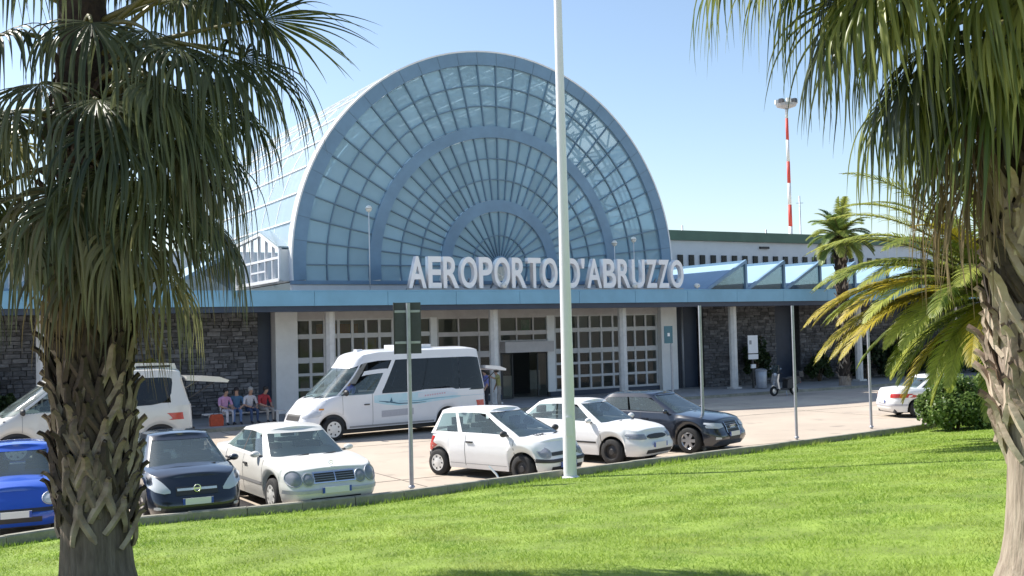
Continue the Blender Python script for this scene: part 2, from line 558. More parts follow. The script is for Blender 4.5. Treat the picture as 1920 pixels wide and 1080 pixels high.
kerb = tag(bpy.data.objects.new('kerb', None), kind='structure')
COL.objects.link(kerb)
km = [None]
stone = MB()
stone.prism([(-0.075, 0), (0.075, 0), (0.075, 0.275), (0.055, 0.30), (-0.055, 0.30), (-0.075, 0.275)], -0.495, 0.495, axis='x')
kme = stone.mesh('kerb_stone', 'kerb')
s = 0.0
while s < cum[-1] - 1:
    a, b = along(s), along(s + 1)
    c = (a + b) / 2
    ang = math.atan2(b.y - a.y, b.x - a.x)
    link('kerb_stone', kme, kerb, (c.x, c.y, random.uniform(-0.006, 0.006)), (0, random.uniform(-.004, .004), ang + random.uniform(-.006, .006)))
    s += 1.0

# grass: leaf-sized blades over the part of the lawn that can be seen
rng = np.random.default_rng(5)
NB = 430000
cand = []
need = NB
while need > 0:
    X = rng.uniform(-14, 16, need * 2)
    Yd = rng.uniform(0, 1, need * 2) ** 1.0 * 19 + 0.09
    S = rng.uniform(0, cum[-1], need * 2)
    seg = np.clip(np.searchsorted(np.array(cum), S) - 1, 0, len(KP) - 2)
    K = np.array([[p.x, p.y] for p in KP])
    cu = np.array(cum)
    t = (S - cu[seg]) / (cu[seg + 1] - cu[seg])
    base = K[seg] + (K[seg + 1] - K[seg]) * t[:, None]
    P2 = base + np.array([inward.x, inward.y]) * Yd[:, None]
    dist = np.hypot(P2[:, 0], P2[:, 1])
    keep = (np.abs(P2[:, 0]) < 0.56 * P2[:, 1] + 1.5) & (P2[:, 1] > 6.5) & (rng.uniform(0, 1, len(dist)) < np.clip((10 / np.maximum(dist, 1)) ** 1.2, 0.18, 1))
    cand.append(P2[keep][:need])
    need -= len(cand[-1])
P2 = np.concatenate(cand)[:NB]
# lawn height by the same kerb distance
dmin = np.full(len(P2), 1e9)
for a, b in zip(KP, KP[1:]):
    A = np.array([a.x, a.y]); AB = np.array([b.x - a.x, b.y - a.y])
    tt = np.clip(((P2 - A) @ AB) / (AB @ AB), 0, 1)
    dmin = np.minimum(dmin, np.linalg.norm(P2 - (A + tt[:, None] * AB), axis=1))
Z = 0.13 + 0.08 * dmin + 0.02 * np.sin(P2[:, 0] * 0.9 + 1) * np.sin(P2[:, 1] * 0.7) - 0.012
far = np.clip(np.hypot(P2[:, 0], P2[:, 1]) / 10, 0.8, 2.6)
ang = rng.uniform(0, 2 * np.pi, NB)
hgt = rng.uniform(0.022, 0.05, NB) * (0.8 + 0.6 * rng.uniform(0, 1, NB) ** 4) * np.where(dmin < 0.22 + 0.12 * np.sin(P2[:, 0] * 3.1) * np.sin(P2[:, 0] * 1.3), 2.4, 1.0)
clump = np.sin(P2[:, 0] * 2.3 + np.sin(P2[:, 1] * 1.7)) * np.sin(P2[:, 1] * 2.9 + np.sin(P2[:, 0] * 1.1))
hgt *= 1 + 0.35 * clump
wid = rng.uniform(0.0035, 0.007, NB) * far
lean = rng.uniform(0.02, 0.075, NB)
la = rng.uniform(0, 2 * np.pi, NB)
vv = np.zeros((NB, 3, 3), np.float32)
vv[:, 0, 0] = P2[:, 0] - np.cos(ang) * wid; vv[:, 0, 1] = P2[:, 1] - np.sin(ang) * wid; vv[:, 0, 2] = Z
vv[:, 1, 0] = P2[:, 0] + np.cos(ang) * wid; vv[:, 1, 1] = P2[:, 1] + np.sin(ang) * wid; vv[:, 1, 2] = Z
vv[:, 2, 0] = P2[:, 0] + np.cos(la) * lean; vv[:, 2, 1] = P2[:, 1] + np.sin(la) * lean; vv[:, 2, 2] = Z + hgt
gm = bpy.data.meshes.new('grass')
gm.vertices.add(NB * 3); gm.loops.add(NB * 3); gm.polygons.add(NB)
gm.vertices.foreach_set('co', vv.ravel())
gm.loops.foreach_set('vertex_index', np.arange(NB * 3, dtype=np.int32))
gm.polygons.foreach_set('loop_start', np.arange(0, NB * 3, 3, dtype=np.int32))
gm.materials.append(MATS['grass'])
gm.update()
tag(link('grass', gm), 'short bright green grass covering the sloping lawn', 'grass', kind='stuff')

# ------------------------------------------------------------------ the terminal (local axes: x along the front, y into the building)
T = thing('terminal_building', 'airport terminal with a huge blue glass half-circle front over a long blue canopy', 'building', BO, BA)
AC, AZ, AR = 10.5, 6.3, 10.0        # arch centre along the front, its height, radius
BASE_Z = 5.62
VL = 17.6                           # vault length


def pol(r, a, y=0.0):
    return (AC - r * math.cos(a), y, AZ + r * math.sin(a))


def clipz(p):
    return (p[0], p[1], max(p[2], BASE_Z))


A0 = -math.asin((AZ - BASE_Z) / AR)
front = MB()
# three painted ring ribs of the glass front
for (r0, r1) in ((9.42, 10.0), (6.02, 6.55), (2.56, 3.10)):
    lo = -math.asin((AZ - BASE_Z) / r1)
    mb = MB()
    n = 64
    rws = []
    for k in range(n + 1):
        a = lo + (math.pi - 2 * lo) * k / n
        q = [clipz(pol(r0, a, -0.12)), clipz(pol(r1, a, -0.12)), clipz(pol(r1, a, 0.14)), clipz(pol(r0, a, 0.14))]
        rws.append(q)
    mb.grid(rws, closed=True)
    rib = mb.build('arch_rib', 'blue_frame', T, smooth=35)
    # butt joints of the cladding on the rib
    for k in range(1, 30):
        a = math.pi * k / 30
        if r1 > 9:
            p, q = pol(r0 + .02, a, -0.124), pol(r1 - .02, a, -0.124)
            MB().bar(p, q, 0.03, 0.008, up=(0, 1, 0)).build('cladding_joint', 'mullion', rib)

zones = [(6.55, 9.42, 3, 30), (3.10, 6.02, 3, 30), (0.35, 2.56, 2, 16)]
for (r0, r1, nr, na) in zones:
    # angle lines, plus the short strip below the centre line
    angs = [math.pi * k / na for k in range(na + 1)]
    for a in angs:
        mb = MB()
        mb.bar(pol(r0, a, 0.0), pol(r1, a, 0.0), 0.052, 0.14, up=(0, 1, 0))
        mb.build('mullion', 'mullion', T)
    for j in range(1, nr):
        r = r0 + (r1 - r0) * j / nr
        lo = -math.asin(min(1, (AZ - BASE_Z) / max(r, 0.7)))
        mb = MB()
        rws = []
        for k in range(61):
            a = lo + (math.pi - 2 * lo) * k / 60
            rws.append([clipz(pol(r - .027, a, -0.05)), clipz(pol(r + .027, a, -0.05)), clipz(pol(r + .027, a, 0.07)), clipz(pol(r - .027, a, 0.07))])
        mb.grid(rws, closed=True).build('transom', 'mullion', T, smooth=35)
    for j in range(nr):
        ra, rb = r0 + (r1 - r0) * j / nr + 0.02, r0 + (r1 - r0) * (j + 1) / nr - 0.02
        for k in range(na):
            a0, a1 = angs[k] + 0.02 / rb, angs[k + 1] - 0.02 / rb
            am = (a0 + a1) / 2
            ty = random.uniform(-.006, .006)
            MB().add([pol(ra, a0, .03 + ty), pol(ra, a1, .03 - ty), pol(rb, a1, .03 - ty), pol(rb, am, .03), pol(rb, a0, .03 + ty)],
                     [(0, 1, 2, 3, 4)]).build('pane', 'arch_glass', T, fix=False)
        for sgn in (-1, 1):      # below the centre line, down to the sill
            MB().add([(AC + sgn * ra, .03, BASE_Z), (AC + sgn * rb, .03, BASE_Z), (AC + sgn * rb, .03, AZ - .03), (AC + sgn * ra, .03, AZ - .03)],
                     [(0, 1, 2, 3)]).build('pane', 'arch_glass', T, fix=False)
# hub and sill below the fan
hub = MB()
hub.prism([(AC - .5 * math.cos(a), AZ + .5 * math.sin(a)) for a in [math.pi * k / 12 for k in range(13)]], -.1, .1).build('hub', 'blue_frame', T)
MB().box(AC - 10.05, AC + 10.05, -.14, .16, BASE_Z - .16, BASE_Z).build('sill', 'blue_frame', T)
MB().box(AC - 10.0, AC + 10.0, -.05, .3, 4.97, BASE_Z - .165).build('upper_wall', 'white_wall', T)

# the barrel vault behind the glass front: edge trim, panes, rafters and the lattice inside
mb = MB()
rws = []
for k in range(65):
    a = A0 + (math.pi - 2 * A0) * k / 64
    rws.append([pol(10.0, a, -.14), pol(10.07, a, -.14), pol(10.07, a, .4), pol(10.0, a, .4)])
mb.grid(rws, closed=True).build('arch_edge', 'white_metal', T, smooth=35)
NAV, NBV = 26, 8
for k in range(NAV):
    a0, a1 = A0 + (math.pi - 2 * A0) * k / NAV + .004, A0 + (math.pi - 2 * A0) * (k + 1) / NAV - .004
    for j in range(NBV):
        y0, y1 = .42 + (VL - .42) * j / NBV + .03, .42 + (VL - .42) * (j + 1) / NBV - .03
        MB().add([pol(10.05, a0, y0), pol(10.05, a1, y0), pol(10.05, a1, y1), pol(10.05, a0, y1)], [(0, 1, 2, 3)]).build('vault_pane', 'vault_glass', T, fix=False)
for k in range(NAV + 1):
    a = A0 + (math.pi - 2 * A0) * k / NAV
    MB().bar(pol(10.06, a, .4), pol(10.06, a, VL), .06, .10, up=(-math.cos(a), 0, math.sin(a))).build('purlin', 'white_metal', T)
for j in range(NBV + 1):
    y = .42 + (VL - .42) * j / NBV
    mb = MB()
    mb.tube([pol(10.03, A0 + (math.pi - 2 * A0) * k / 48, y) for k in range(49)], .035, 5)
    mb.build('rafter', 'white_metal', T, smooth=True)
for y in (2.6, 7.0, 11.4, 15.8):
    mb = MB()
    n = 40
    aa = [A0 + (math.pi - 2 * A0) * k / n for k in range(n + 1)]
    for r in (9.75, 8.55):
        mb.tube([pol(r, a, y) for a in aa], .07, 5)
    for k in range(n):
        mb.bar(pol(9.75 if k % 2 else 8.55, aa[k], y), pol(8.55 if k % 2 else 9.75, aa[k + 1], y), .07, .07, up=(0, 1, 0))
    mb.build('lattice_arch', 'truss', T)
for k in range(3, 24, 2):
    a = math.pi * k / 26
    mb = MB()
    mb.bar(pol(9.1, a, .8), pol(9.1, a, VL - .6), .09, .09, up=(-math.cos(a), 0, math.sin(a)))
    for j in range(16):
        y = .8 + j * 1.0
        mb.bar(pol(9.1, a, y), pol(9.85, a, y + .5), .05, .05, up=(1, 0, .1))
        mb.bar(pol(9.85, a, y + .5), pol(9.1, a, y + 1), .05, .05, up=(1, 0, .1))
    mb.build('lattice_purlin', 'truss', T)
# rear end of the vault, closed by a panelled wall
mb = MB()
mb.prism([(AC - 10 * math.cos(a), AZ + 10 * math.sin(a)) for a in [A0 + (math.pi - 2 * A0) * k / 40 for k in range(41)]], VL, VL + .25)
mb.build('rear_gable', 'grey_wall', T)

# glazed side dormer low on the vault flank
DP = [(.35, 5.68), (6.9, 5.68), (6.9, 7.62), (3.0, 7.82), (.35, 6.95)]   # (y, z)
dm = MB()
for (a, b) in zip(DP, DP[1:] + DP[:1]):
    dm.bar((.1, a[0], a[1]), (.1, b[0], b[1]), .14, .14, up=(1, 0, 0))
dm.bar((.1, .35, 6.62), (.1, 6.9, 6.62), .1, .1, up=(1, 0, 0))
for y in (1.35, 2.35, 3.4, 4.5, 5.7):
    zt = 6.95 + (y - .35) / 2.65 * .87 if y < 3 else 7.82 - (y - 3) / 3.9 * .2
    dm.bar((.1, y, 5.68), (.1, y, zt), .08, .08, up=(1, 0, 0))
for y0, y1 in ((2.35, 3.4), (3.4, 4.5)):
    dm.bar((.1, y0, 6.15), (.1, y1, 6.15), .07, .07, up=(1, 0, 0))
dorm = dm.build('dormer_frame', 'white_metal', T)
ys = [.35, 1.35, 2.35, 3.4, 4.5, 5.7, 6.9]
for y0, y1 in zip(ys, ys[1:]):
    zt = lambda y: 6.95 + (y - .35) / 2.65 * .87 if y < 3 else 7.82 - (y - 3) / 3.9 * .2
    MB().add([(.13, y0, 5.7), (.13, y1, 5.7), (.13, y1, 6.6), (.13, y0, 6.6)], [(0, 1, 2, 3)]).build('pane', 'dark_glass', dorm, fix=False)
    MB().add([(.13, y0, 6.64), (.13, y1, 6.64), (.13, y1, zt(y1)), (.13, y0, zt(y0))], [(0, 1, 2, 3)]).build('pane', 'dark_glass', dorm, fix=False)
MB().prism([(.42, 5.6), (.42, 6.9), (3.0, 7.74), (6.85, 7.55), (6.85, 5.6)], .75, .85, axis='x').build('dormer_back', 'dark_inner', T)  # dark sheet added behind the panes so the dormer looks dim inside
for (ya, za, yb, zb_) in ((.3, 7.03, 3.0, 7.92), (3.0, 7.92, 6.98, 7.72)):
    MB().add([(.02, ya, za), (.02, yb, zb_), (1.3, yb, zb_), (1.3, ya, za), (.02, ya, za + .06), (.02, yb, zb_ + .06), (1.3, yb, zb_ + .06), (1.3, ya, za + .06)], [(0, 1, 2, 3), (4, 7, 6, 5), (0, 4, 5, 1), (1, 5, 6, 2), (2, 6, 7, 3), (3, 7, 4, 0)]).build('dormer_roof', 'vault_glass', T)
for y in (.3, 6.95): MB().box(.12, 1.1, y - .03, y + .03, 5.62, 6.95 if y < 1 else 7.62).build('dormer_cheek', 'grey_wall', T)

# flat roof, canopy and fascia
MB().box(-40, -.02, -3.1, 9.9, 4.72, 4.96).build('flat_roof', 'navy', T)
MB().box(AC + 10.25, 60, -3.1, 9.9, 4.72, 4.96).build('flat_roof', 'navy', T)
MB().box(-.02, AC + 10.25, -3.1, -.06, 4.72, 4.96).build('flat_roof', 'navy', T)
FX = -40.0
while FX < 60:                                   # fascia panels with open joints
    w = 3.1
    o = MB().box(FX + .008, FX + w - .008, -3.3, -3.12, 4.46, 5.0).build('fascia_panel', 'blue_fascia', T)
    FX += w
MB().box(-40, 60, -3.27, -3.1, 5.004, 5.07).build('fascia_cap', 'blue_fascia', T)
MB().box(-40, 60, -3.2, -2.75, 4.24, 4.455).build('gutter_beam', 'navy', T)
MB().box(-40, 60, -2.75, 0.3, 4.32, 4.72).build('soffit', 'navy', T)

# saw-tooth rooflights on the canopy, both sides of the arch
def sawtooth(u0):
    ln, hh, yb = 2.5, 1.42, 3.4
    mb = MB()
    mb.add([(u0, -3.0, 5.08), (u0 + ln, -3.0, 5.02 + hh), (u0 + ln, yb, 5.02 + hh), (u0, yb, 5.08)], [(0, 1, 2, 3)])
    mb.add([(u0, -3.0, 5.0), (u0 + ln, -3.0, 4.94 + hh), (u0 + ln, yb, 4.94 + hh), (u0, yb, 5.0)], [(3, 2, 1, 0)])
    r = mb.build('rooflight_slope', 'sky_panel', T, fix=False)
    mb = MB()
    mb.bar((u0 - .1, -3.02, 5.02), (u0 + ln + .04, -3.02, 5.08 + hh), .14, .16, up=(0, 1, 0))
    mb.bar((u0 + ln, -3.02, 4.96), (u0 + ln, -3.02, 5.02 + hh), .12, .14, up=(0, 1, 0))
    mb.bar((u0 + ln, -3.02, 5.04 + hh), (u0 + ln, yb, 5.04 + hh), .14, .14)
    mb.bar((u0 + ln, -3.02, 5.04), (u0 + ln, yb, 5.04), .12, .1)
    mb.build('rooflight_frame', 'blue_frame', T)
    MB().add([(u0 + .12, -2.97, 5.05), (u0 + ln, -2.97, 5.05), (u0 + ln, -2.97, 4.98 + hh)], [(0, 1, 2)]).build('pane', 'shop_glass', T, fix=False)
    MB().add([(u0 + ln, -2.95, 5.06), (u0 + ln, yb, 5.06), (u0 + ln, yb, 4.98 + hh), (u0 + ln, -2.95, 4.98 + hh)], [(0, 1, 2, 3)]).build('pane', 'shop_glass', T, fix=False)


for k in range(6): sawtooth(20.35 + 2.57 * k)
for k in range(5): sawtooth(-5.4 - 2.57 * k)

# upper storey set back behind, with its green edge band and slot windows
ub = MB()
ub.box(21.0, 75, 10.0, 26, 0.12, 8.78)
ub.build('upper_storey', 'grey_wall', T)
MB().box(20.9, 75.1, 9.75, 26.1, 8.785, 9.4).build('roof_band', 'green_band', T)
for k in range(34):
    u = 29.25 + .905 * k - 6 * .905
    o = MB().box(u - .2, u + .2, 9.9, 9.985, 6.9, 7.86).build('slot_window', 'dark_glass', T)
    MB().box(u - .23, u + .23, 9.87, 9.985, 6.85, 6.895).build('window_sill', 'grey_wall', o)
MB().box(36.0, 36.8, 9.86, 9.985, 8.35, 8.5).build('wall_lamp', 'plastic', T)
ub = MB().box(-60, -.6, 10.0, 26, .12, 7.6); ub.build('upper_storey', 'grey_wall', T)

# ground floor: slate walls, dark recesses and white piers
def slate(u0, u1, v=0.0):
    wall = MB().box(u0, u1, v, v + .4, .12, 4.32).build('slate_wall', 'mortar', T)
    a, b_ = max(u0, -24), min(u1, 48)
    rs_ = random.Random(int(u0 * 10))
    mb = MB()
    z = .125
    while z < 4.25:                       # rough courses of split stone, faces uneven
        h = min(rs_.uniform(.09, .20), 4.31 - z)
        u = a + rs_.uniform(-.2, 0)
        while u < b_:
            w = rs_.uniform(.18, .62)
            x0, x1 = max(u + .006, a), min(u + w - .006, b_)
            if x1 - x0 > .05:
                d = [v - rs_.uniform(.012, .075) for _ in range(4)]
                j = [rs_.uniform(-.012, .012) for _ in range(4)]
                mb.add([(x0, v + .01, z + .006 + j[0]), (x1, v + .01, z + .006 + j[1]), (x1, v + .01, z + h - .006 + j[2]), (x0, v + .01, z + h - .006 + j[3]),
                        (x0 + .015, d[0], z + .014 + j[0]), (x1 - .015, d[1], z + .014 + j[1]), (x1 - .015, d[2], z + h - .014 + j[2]), (x0 + .015, d[3], z + h - .014 + j[3])],
                       [(4, 5, 6, 7), (0, 1, 5, 4), (1, 2, 6, 5), (2, 3, 7, 6), (3, 0, 4, 7)])
            u += w
        z += h
    tag(mb.build('stone_facing', 'slate', wall), kind='stuff')


slate(-40, -1.0)
MB().box(-.995, -.37, .25, .5, .12, 4.31).build('recess', 'navy', T)
MB().box(-.36, .58, -.35, .4, .12, 4.31).build('pier', 'white_wall', T)
MB().box(19.55, 20.55, -.35, .4, .12, 4.31).build('pier', 'white_wall', T)
MB().box(20.555, 22.55, .5, .7, .12, 4.31).build('recess', 'navy', T)
slate(22.56, 27.6)
MB().box(27.605, 29.4, .45, .7, .12, 4.31).build('recess', 'navy', T)
slate(29.405, 37.0)
MB().box(37.005, 38.6, .45, .7, .12, 4.31).build('recess', 'navy', T)
slate(38.605, 60)
for u in (21.4, 27.75):
    MB().tube([(u, .3, .12), (u, .3, 4.3)], .07, 8).build('downpipe', 'galv', T, smooth=True)
MB().box(.585, 19.545, -.12, .2, 3.98, 4.31).build('entrance_beam', 'beam', T)
MB().box(.585, 10.4, -.1, .12, .12, .36).build('plinth', 'navy', T)
MB().box(13.05, 19.545, -.1, .12, .12, .36).build('plinth', 'navy', T)

# columns under the canopy
colm = MB()
colm.prism([(.21 * math.cos(a), .21 * math.sin(a)) for a in [R(22.5 + 45 * k) for k in range(8)]], .12, 4.24, axis='z')
cme = colm.mesh('column', 'concrete')
cbm = MB().box(-.26, .26, -.26, .26, .12, .2).mesh('column_foot', 'concrete')
for u in (-30.4, -23.4, -16.4, -9.4, 1.31, 8.86, 15.8, 22.62, 31.56, 39.5, 47):
    c = link('column', cme, T, (u, -2.2, 0))
    link('column_foot', cbm, c)

# entrance glazing: a grid of small white-framed panes, wide ones in the middle, the sliding doors
def glazing(us, zs_, wbar, mullion_mat='white_metal', gm='shop_glass', zlo=.36):
    for u in us:
        MB().box(u - wbar / 2, u + wbar / 2, -.04, .08, zlo, 3.98).build('mullion', mullion_mat, T)
    for i in range(len(us) - 1):
        a, b = us[i] + wbar / 2 + .001, us[i + 1] - wbar / 2 - .001
        for z0, z1 in zs_:
            MB().add([(a, .03 + random.uniform(-.004, .004), z0), (b, .03, z0), (b, .03, z1), (a, .03 + random.uniform(-.004, .004), z1)], [(0, 1, 2, 3)]).build('pane', gm, T, fix=False)
    zz = [zlo] + [z for p in zs_ for z in p] + [3.98]
    for i in range(0, len(zz), 2):
        if zz[i + 1] - zz[i] > .02:
            for q in range(len(us) - 1):
                MB().box(us[q] + wbar / 2 + .001, us[q + 1] - wbar / 2 - .001, -.03, .07, zz[i], zz[i + 1]).build('transom', mullion_mat, T)


zs5 = [(.46, .98), (1.10, 1.60), (1.72, 2.14), (2.38, 3.16), (3.36, 3.92)]
glazing([.62 + .626 * k for k in range(11)], zs5, .11, 'frame_grey')
MB().box(6.97 - .16, 6.97 + .16, -.1, .12, .36, 3.98).build('pier', 'white_wall', T)
glazing([7.2, 8.25, 9.3, 10.35], [(.42, 2.12), (2.4, 3.1), (3.3, 3.9)], .07, 'beam')
MB().box(10.4, 13.05, -.5, .1, 2.28, 2.78).build('door_header', 'beam', T)
for u in (10.43, 13.02):
    MB().box(u - .05, u + .05, -.06, .1, .12, 2.275).build('door_jamb', 'plastic', T)
for a, b in ((10.5, 11.05), (12.42, 12.96)):
    d = MB().bar((a, .02, .16), (a, .02, 2.24), .05, .05, up=(0, 1, 0)).bar((b, .02, .16), (b, .02, 2.24), .05, .05, up=(0, 1, 0)).bar((a, .02, .17), (b, .02, .17), .05, .06, up=(0, 1, 0)).bar((a, .02, 2.22), (b, .02, 2.22), .05, .06, up=(0, 1, 0)).build('sliding_door', 'plastic', T)
    MB().add([(a, .02, .2), (b, .02, .2), (b, .02, 2.2), (a, .02, 2.2)], [(0, 1, 2, 3)]).build('pane', 'shop_glass', d, fix=False)
glazing([10.4, 11.3, 12.2, 13.05], [(2.86, 3.1), (3.3, 3.9)], .06, 'beam', zlo=2.79)
MB().box(12.95, 13.35, -.08, .12, .36, 3.98).build('pier', 'white_wall', T)
glazing([13.4 + .676 * k for k in range(10)], zs5, .10, 'frame_grey')
# what shows through the entrance
MB().box(-.3, 20.5, .45, 13, .122, .13).build('inner_floor', 'floor_tile', T)
MB().box(-.3, 20.5, 9.0, 9.2, .13, 4.7).build('inner_wall', 'inner_wall', T)
MB().box(-.3, 20.5, .45, 9.0, 4.4, 4.7).build('inner_ceiling', 'inner_wall', T)
for (u0, u1, v0, v1, z0, z1, m) in ((2.2, 4.2, 5.2, 6.0, .13, 1.2, 'inner_wall'), (2.6, 4.6, 3.0, 3.1, 3.3, 3.8, 'poster_red'), (5.2, 5.9, 4.0, 4.1, 2.2, 3.1, 'poster_yellow'),
                                    (12.3, 12.75, 1.2, 1.3, 3.25, 3.8, 'poster_green'), (14.2, 16.2, 6.0, 6.8, .13, 1.15, 'white_wall'), (15.2, 15.7, 2.0, 2.1, 2.3, 3.15, 'poster_yellow'),
                                    (17.0, 18.6, 4.6, 5.2, .13, 2.1, 'dark_inner'), (7.8, 9.8, 6.2, 6.3, .3, 2.4, 'poster_green'), (9.6, 14.0, 3.4, 3.6, .13, 2.6, 'dark_inner'), (11.2, 12.2, 2.0, 2.5, .13, 1.1, 'inner_wall'), (.8, 1.6, 2.4, 3.2, .13, 1.5, 'poster_green')):  # wide dark_inner sheet is added behind the doors to darken the opening
    MB().box(u0, u1, v0, v1, z0, z1).build('inner_panel', m, T)

# ------------------------------------------------------------------ roof sign
sign = thing('roof_sign', 'white block letters AEROPORTO D\'ABRUZZO standing along the blue canopy edge', 'sign', W(0, 0, 0), BA)
txt = "AEROPORTO D'ABRUZZO"
wd = {'A': 1.02, 'E': .80, 'R': .94, 'O': 1.0, 'P': .86, 'T': .84, ' ': .42, 'D': .95, "'": .34, 'B': .92, 'U': .95, 'Z': .82}
tot = sum(wd[c] for c in txt)
u = 4.42
sc = (18.95 - 4.42) / tot
cache = {}
for ch in txt:
    w = wd[ch] * sc
    if ch != ' ':
        if ch not in cache:
            cu = bpy.data.curves.new('letter', 'FONT')
            cu.body = ch
            cu.size = 1.0
            cu.extrude = 0.5
            cu.offset = 0.018
            to = bpy.data.objects.new('tmp', cu)
            COL.objects.link(to)
            bpy.context.view_layer.update()
            me = bpy.data.meshes.new_from_object(to.evaluated_get(bpy.context.evaluated_depsgraph_get()))
            bpy.data.objects.remove(to)
            co = np.array([v.co for v in me.vertices])
            mn, mx = co.min(0), co.max(0)
            ww, hh = (wd[ch] - .1), 1.34
            z0 = 0.0
            if ch == "'": hh, z0, ww = .45, .89, .2
            for v in me.vertices:
                x, y, z = v.co
                v.co = ((x - mn[0]) / (mx[0] - mn[0]) * ww * sc, -z * .28, z0 + (y - mn[1]) / (mx[1] - mn[1]) * hh)
            me.materials.clear()
            me.materials.append(MATS['letters'])
            bm = bmesh.new(); bm.from_mesh(me); bmesh.ops.recalc_face_normals(bm, faces=bm.faces); bm.to_mesh(me); bm.free()
            cache[ch] = me
        link('letter', cache[ch], sign, (u + .05 * sc, -2.9, 5.15))
    u += w
MB().box(4.4, 18.95, -2.95, -2.85, 5.075, 5.15).build('letter_rail', 'galv', sign)
for k in range(12):
    uu = 4.9 + k * 1.25
    MB().bar((uu, -2.8, 5.6), (uu, -2.2, 4.97), .05, .05).build('brace', 'galv', sign)

# floodlights before the letters, globe lamps on the canopy roof
for (uu, lb) in ((8.9, 'small round floodlight on the canopy edge below the letter P of AEROPORTO'), (15.9, 'small round floodlight on the canopy edge below the letters of ABRUZZO'), (19.6, 'small round floodlight on the canopy edge past the last white letter')):
    f = thing('floodlight', lb, 'floodlight', W(uu, -3.19, 5.07), BA, 'floodlights on the canopy edge')
    MB().tube([(0, 0, 0), (0, 0, .1)], .02, 6).build('stem', 'galv', f)
    MB().lathe([(.02, -.1), (.1, -.08), (.13, .02), (.12, .1), (.0, .1)], 12, axis='y', c=(0, 0, .18)).build('lamp_head', 'globe', f, smooth=True)
for (uu, vv_, zt, lb) in ((3.5, -1.2, 8.62, 'tall white globe lamp before the arch, beside the first letter A'), (16.2, -1.2, 7.4, 'short white globe lamp before the arch above the letters ABR'), (17.35, -1.2, 7.6, 'white globe lamp before the arch above the letters UZZ')):
    f = thing('globe_lamp', lb, 'lamp', W(uu, vv_, 4.96), BA, 'globe lamps on the canopy roof')
    MB().tube([(0, 0, 0), (0, 0, zt - 4.96 - .12)], .02, 6).build('post', 'white_metal', f, smooth=True)
    MB().lathe([(.0, -.15), (.09, -.12), (.15, 0), (.09, .12), (0, .15)], 12, c=(0, 0, zt - 4.96)).build('globe', 'globe', f, smooth=True)
    MB().lathe([(.0, .0), (.16, .0), (.1, .06), (0, .06)], 12, c=(0, 0, zt - 4.96 - .02)).build('globe_band', 'plastic', f, smooth=True)

# ------------------------------------------------------------------ apron lighting mast far behind
mp = G(1475, 640)
mz = 105.0
mx = (1475 - 960) / FPX * mz + .6
mast = thing('light_mast', 'tall red and white banded lighting mast with a lamp platform rising behind the terminal', 'mast', (mx, mz, 0))
zz = 0.0
k = 0
while zz < 24.6:
    z1 = min(24.6, zz + 2.15)
    MB().tube([(0, 0, zz), (0, 0, z1)], [.26 - zz * .005, .26 - z1 * .005], 12).build('mast_band', 'mast_white' if k % 2 else 'mast_red', mast, smooth=True)
    zz = z1; k += 1
MB().lathe([(.2, 24.6), (.95, 24.85), (1.05, 25.1), (.2, 25.1)], 16).build('lamp_platform', 'galv', mast)
for k in range(8):
    a = k * math.pi / 4
    MB().box(-.25, .25, -.2, .2, -.2, .2).build('floodlight', 'sign_back' if k % 2 else 'globe', mast, loc=(.85 * math.cos(a), .85 * math.sin(a), 25.3), rot=(0, 0, a))
for (px, top, zz, lb) in ((1283, 400, 80, 'thin grey aerial rod on the green roof band beside the arch'), (1440, 412, 80, 'short grey aerial rod between the arch and the red and white mast'), (1505, 350, 90, 'tallest thin aerial rod beyond the red and white mast')):
    x = (px - 960) / FPX * zz
    ht = (590 - top) / FPX * zz + CAM_H
    a = thing('aerial', lb, 'aerial', (x, zz, 0), 0, 'aerial rods behind the roof')
    MB().tube([(0, 0, 0), (0, 0, ht)], .06, 6).build('rod', 'galv', a, smooth=True)
    MB().bar((-.3, 0, ht - .6), (.3, 0, ht - .6), .04, .04).build('cross_bar', 'galv', a)

# ------------------------------------------------------------------ vehicles
def supery(xi, n):
    xi = min(1.0, abs(xi))
    return (1 - xi ** n) ** (1 / n)


